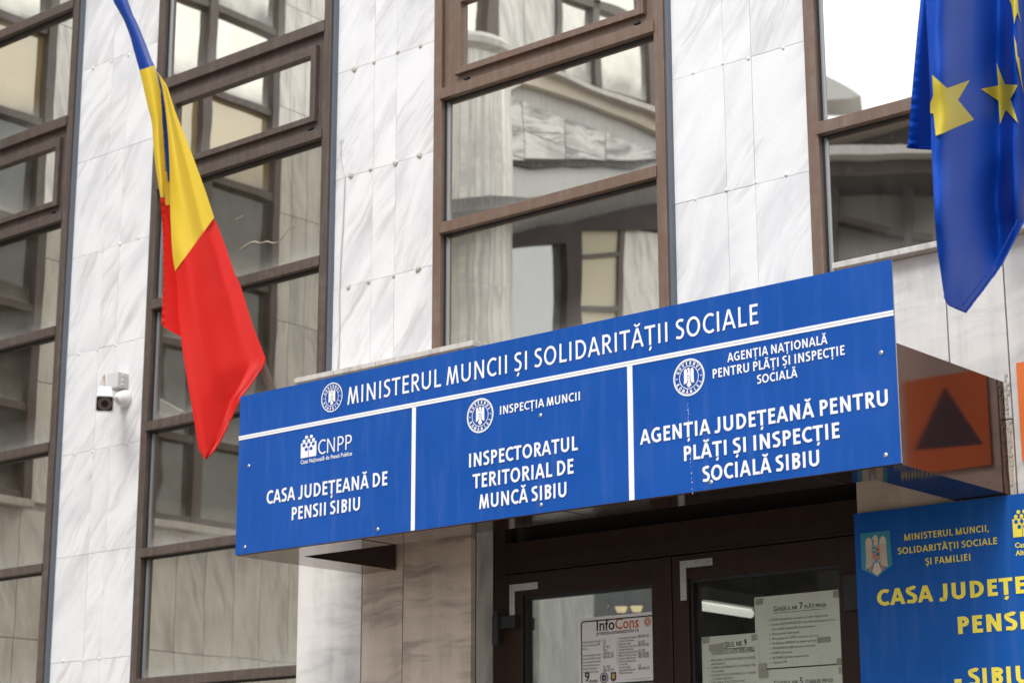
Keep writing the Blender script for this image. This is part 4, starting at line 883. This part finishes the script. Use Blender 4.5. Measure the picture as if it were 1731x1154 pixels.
for k, (a, c) in enumerate(((5.02,5.73),(6.24,7.28))):
    b = MB(); wbox(b, a, a+.05, 1.62, 6, .03, -.03); wbox(b, c-.05, c, 1.62, 6, .03, -.03); m_ = (a+c)/2
    if k: wbox(b, m_-.03, m_+.03, 1.62, 6, .025, -.03)
    for l0, l1 in [(1.62,1.66)]+[l for l in LIPS if l[0] > 1.7]+[(5.6,5.66),(5.94,6.0)]: wbox(b, a+.05, c-.05, l0, l1, .02, -.03)
    fr_ = b.build('window', BRONZE_DK, WG)
    for l0, l1, gm_ in ((1.62,2.05,WG_DK),(2.07,2.56,WG_DK),(2.57,2.97,WG_DK),(3.0,3.5,WG_DK),(3.53,4.0,WG_MD),(4.02,4.49,WGLASS),(4.51,6,WGLASS)):
        p = MB(); wbox(p, a+.05, c-.05, l0, l1, -.02, -.026); p.build('glass_pane', gm_, fr_)
b = MB()
for a_, c_ in ((9.42,9.66),(9.664,9.94)): wbox(b, a_, c_, -1.8, 2.4, .06, -.03)
b.build('pilaster', MARBLE_WING, WG)
b = MB(); wbox(b, 9.96, 13, -1.8, 2.2, -.01, -.03); b.build('glass_pane', WG_DK, WG)
MARBLE_ROW = marble('banded_marble', ang=172, amt=1.7, dirt=.35, white=(.80,.79,.74), grey=(.30,.30,.29), warm=(.22,.21,.20))
# round column with a moulded cap and the stone wall beyond it
b = MB(); c0 = Vector((WX+.02, ry(8.86), 0)); n_ = 18
for i in range(n_):
    g0, g1 = 2*PI*i/n_, 2*PI*(i+1)/n_-.012
    for a, c in ((2.0,3.3),(3.303,4.08),(4.083,4.80)):
        P = [c0+Vector((math.cos(g)*.27, math.sin(g)*.27, Zr(z_))) for g, z_ in ((g0,a),(g1,a),(g1,c),(g0,c))]; b.face(P, 0, random.random()*.5)
b.tube([c0+Vector((0,0,Zr(2))), c0+Vector((0,0,Zr(4.8)))], .268, 24, 1); col_ = b.build('column', [MARBLE_WING, JOINT], WG)
b = MB(); b.tube([c0+Vector((0,0,Zr(z_))) for z_ in (4.79,4.82,4.86,4.90)], [.27,.32,.32,.28], 24); b.build('column_cap', LEDGE, WG, smooth=False)
def wpoly(pts, d, th, name, mat_, par=WG, t=.3):
    b = MB(); b.prism([vm(x_, y_, WX+d) for x_, y_ in pts], (-th, 0, 0), 0, t); return b.build(name, mat_, par)
wpoly([(845,-160),(948,-160),(948,128),(893,140),(845,160)], .02, .05, 'wall', MARBLE_WING)
wpoly([(892,-160),(895,-160),(895,140),(892,140)], .025, .004, 'wall_joint', JOINT)
wpoly([(828,-160),(848,-160),(848,160),(828,150)], .05, .1, 'window_frame', BRONZE_DK)
wpoly([(770,-160),(828,-160),(828,150),(770,150)], .0, .02, 'glass_pane', WGLASS)
wf = wpoly([(948,-160),(1260,-160),(1260,232),(948,122)], .0, .02, 'glass_pane', WGLASS)
for P in ([(948,-160),(956,-160),(956,124),(948,122)], [(1008,-160),(1018,-160),(1018,146),(1008,142)], [(1086,-160),(1104,-160),(1110,185),(1098,180)], [(948,-20),(1260,95),(1260,112),(948,-6)]): wpoly(P, .04, .05, 'window_frame', BRONZE_DK)
wpoly([(926,113),(1107,183),(1260,245),(1260,262),(1107,193),(926,120)], .10, .16, 'coping', LEDGE)
wpoly([(880,128),(926,119),(1107,192),(1260,260),(1260,300),(1107,222),(985,172),(880,140)], .03, .05, 'stone_band', MARBLE_WARM)
for i, (x0_, x1_) in enumerate(((818,886),(887,957),(958,1026),(1027,1107),(1108,1180),(1181,1260))):
    f_ = lambda x_, k: 142+(x_-818)*.40+k*52*(1-(x_-818)*.0006)
    for k in range(3):
        lo0, lo1 = f_(x0_, k+1), f_(x1_, k+1); hi0, hi1 = f_(x0_, k)+1, f_(x1_, k)+1
        bot = lambda x_: 268+max(0,(x_-940))*.03-max(0,(x_-1060))*.1
        if hi0 > bot(x0_): continue
        P = [(x0_,hi0),(x1_-.8,hi1),(x1_-.8,max(hi1+1,min(lo1,bot(x1_)))),(x0_,min(lo0,bot(x0_)))]
        wpoly(P, .03, .04, 'stone_panel', MARBLE_ROW, t=random.random())
CONC = streaky('grey_render', (.62,.62,.60), .9, .2, .4, (.25,.24,.22))
wpoly([(816,262),(1260,230),(1260,300),(1105,292),(1000,322),(900,335),(750,345),(750,262)], -.005, .03, 'render_band', CONC)
DARKR = streaky('ragged_dark_edge', (.05,.045,.04), .95, .1, .5)
wpoly([(816,267),(880,272),(955,272),(1027,274),(1080,268),(1107,255),(1260,235),(1260,258),(1107,272),(1070,284),(1027,282),(990,286),(955,281),(900,284),(870,278),(816,272)], .02, .03, 'ragged_edge', DARKR)
wpoly([(745,338),(825,331),(900,337),(1000,323),(1107,288),(1260,240),(1260,262),(1107,306),(1000,341),(900,356),(825,352),(745,360)], .5, .5, 'awning', streaky('grey_metal_awning', (.055,.048,.044), .5, .4, .5))
wpoly([(800,400),(880,392),(1000,366),(1107,340),(1260,310),(1260,420),(1107,386),(985,386),(985,620),(960,620),(956,408),(845,424),(845,620),(828,620),(828,418),(800,410)], .08, .08, 'door_frame', DOORBR)
wpoly([(845,424),(956,408),(960,620),(845,620)], .02, .02, 'glass_pane', mglass('wing_door_glass', .35, (.9,.92,.92), base=(.10,.10,.098), dust=.25))
wpoly([(985,386),(1048,384),(1048,620),(985,620)], .03, .02, 'blind', M('cream_blind', (.62,.58,.42), .8))
for P in ([(1045,384),(1053,384),(1053,620),(1045,620)], [(985,428),(1048,426),(1048,434),(985,436)], [(985,520),(1048,518),(1048,526),(985,528)]): wpoly(P, .05, .04, 'window_frame', BRONZE_DK)
wpoly([(1053,384),(1260,420),(1260,620),(1053,620)], .03, .04, 'wall', MARBLE_WING)
wpoly([(745,352),(800,350),(802,620),(745,620)], .03, .05, 'wall', MARBLE_WING)
for dx in (0, 7):
    b = MB(); b.tube([vm(x_+dx*s_, y_, WX+.12) for x_, y_, s_ in ((797,420,0),(799,450,.4),(805,490,1),(806,520,-.2),(802,560,.8),(798,600,0))], .022, 8); b.build('hanging_cable', M('cable_grey', (.6,.57,.52), .6), WG, smooth=True)

# house across the street, mirrored in the window at the right
dv = Vector((-.475, .84, 0)).normalized(); HD = 15.0
def hm(px, py, back=0.):                    # virtual plane square to dv at HD metres, put back in front of the facade
    d = ray(px, py); q = d*((HD+back)/d.dot(dv)); return Vector((q.x, 2*GL-q.y, q.z+H))
HO = thing('timber_house', 'old house with timber gable across the street, seen only mirrored in the right window', 'house', tuple(Vector((hm(1500,400).x, hm(1500,400).y, 0))))
hb = Vector((dv.x, -dv.y, 0))
def hpoly(pts, name, mat_, d=0., th=.1, t=.3):
    b = MB(); b.prism([hm(x_, y_)-hb*d for x_, y_ in pts], hb*th, 0, t); return b.build(name, mat_, HO)
TIM = streaky('dark_timber', (.06,.048,.042), .8, .2, .5, (.2,.19,.18)); GREYW = streaky('grey_wall', (.22,.21,.19), .9, .2, .5, (.12,.11,.1)); TILES = streaky('pale_tiles', (.52,.50,.48), .8, .2, .7, (.2,.19,.18))
hpoly([(1200,330),(1900,330),(1900,2100),(1200,2100)], 'wall', GREYW, 0, 2.5)
hpoly([(1300,282),(1393,250),(1540,208),(1700,175),(1830,282),(1830,330),(1300,330)], 'gable', TIM, .02, 2.4)
hpoly([(1290,268),(1393,234),(1540,192),(1700,155),(1700,178),(1540,214),(1393,260),(1290,292)], 'barge_board', streaky('beige_board', (.40,.35,.29), .8, .2, .4), .35, .3)
hpoly([(1300,288),(1860,290),(1860,302),(1300,306)], 'tile_edge', TILES, .6, .6)
hpoly([(1300,307),(1860,303),(1860,326),(1300,330)], 'beam', TIM, .45, .4)
for xx in (1530, 1690, 1400): hpoly([(xx,326),(xx+16,326),(xx+16,900),(xx,900)], 'post', TIM, .2, .2)
hpoly([(1412,384),(1430,378),(1580,408),(1580,420)], 'brace', TIM, .18, .12)
for xx, yy, rx in ((1455,264,11),(1485,262,15),(1523,257,12),(1562,252,13)):
    hpoly([(xx+rx*math.cos(2*PI*i/14), yy+12*math.sin(2*PI*i/14)) for i in range(14)], 'ornament', GREYW, .06, .05)
hpoly([(1300,100),(1392,148),(1458,188),(1440,192),(1392,196),(1300,200)], 'roof', CONC, .3, .3)

# unseen house added at the far right to block sky and darken the wing's panes
AP = thing('added_dark_house', 'tall plain rendered house added out of frame to the right to darken the wing panes', 'house', (13, -4, 0))
b = MB(); b.box(13, 16, -14, 3.5, 0, 11.5); b.build('wall', streaky('added_brown_render', (.16,.145,.12), .9, .2, .5, (.1,.09,.08)), AP)
for i in range(6):
    for j in range(4):
        b = MB(); b.box(12.97, 13.0, -13+2.8*i, -11.8+2.8*i, 1+2.7*j, 2.7+2.7*j); w_ = b.build('window', M('added_pane_dark', (.03,.03,.035), .1) if (i+j) == 0 else bpy.data.materials['added_pane_dark'], AP)
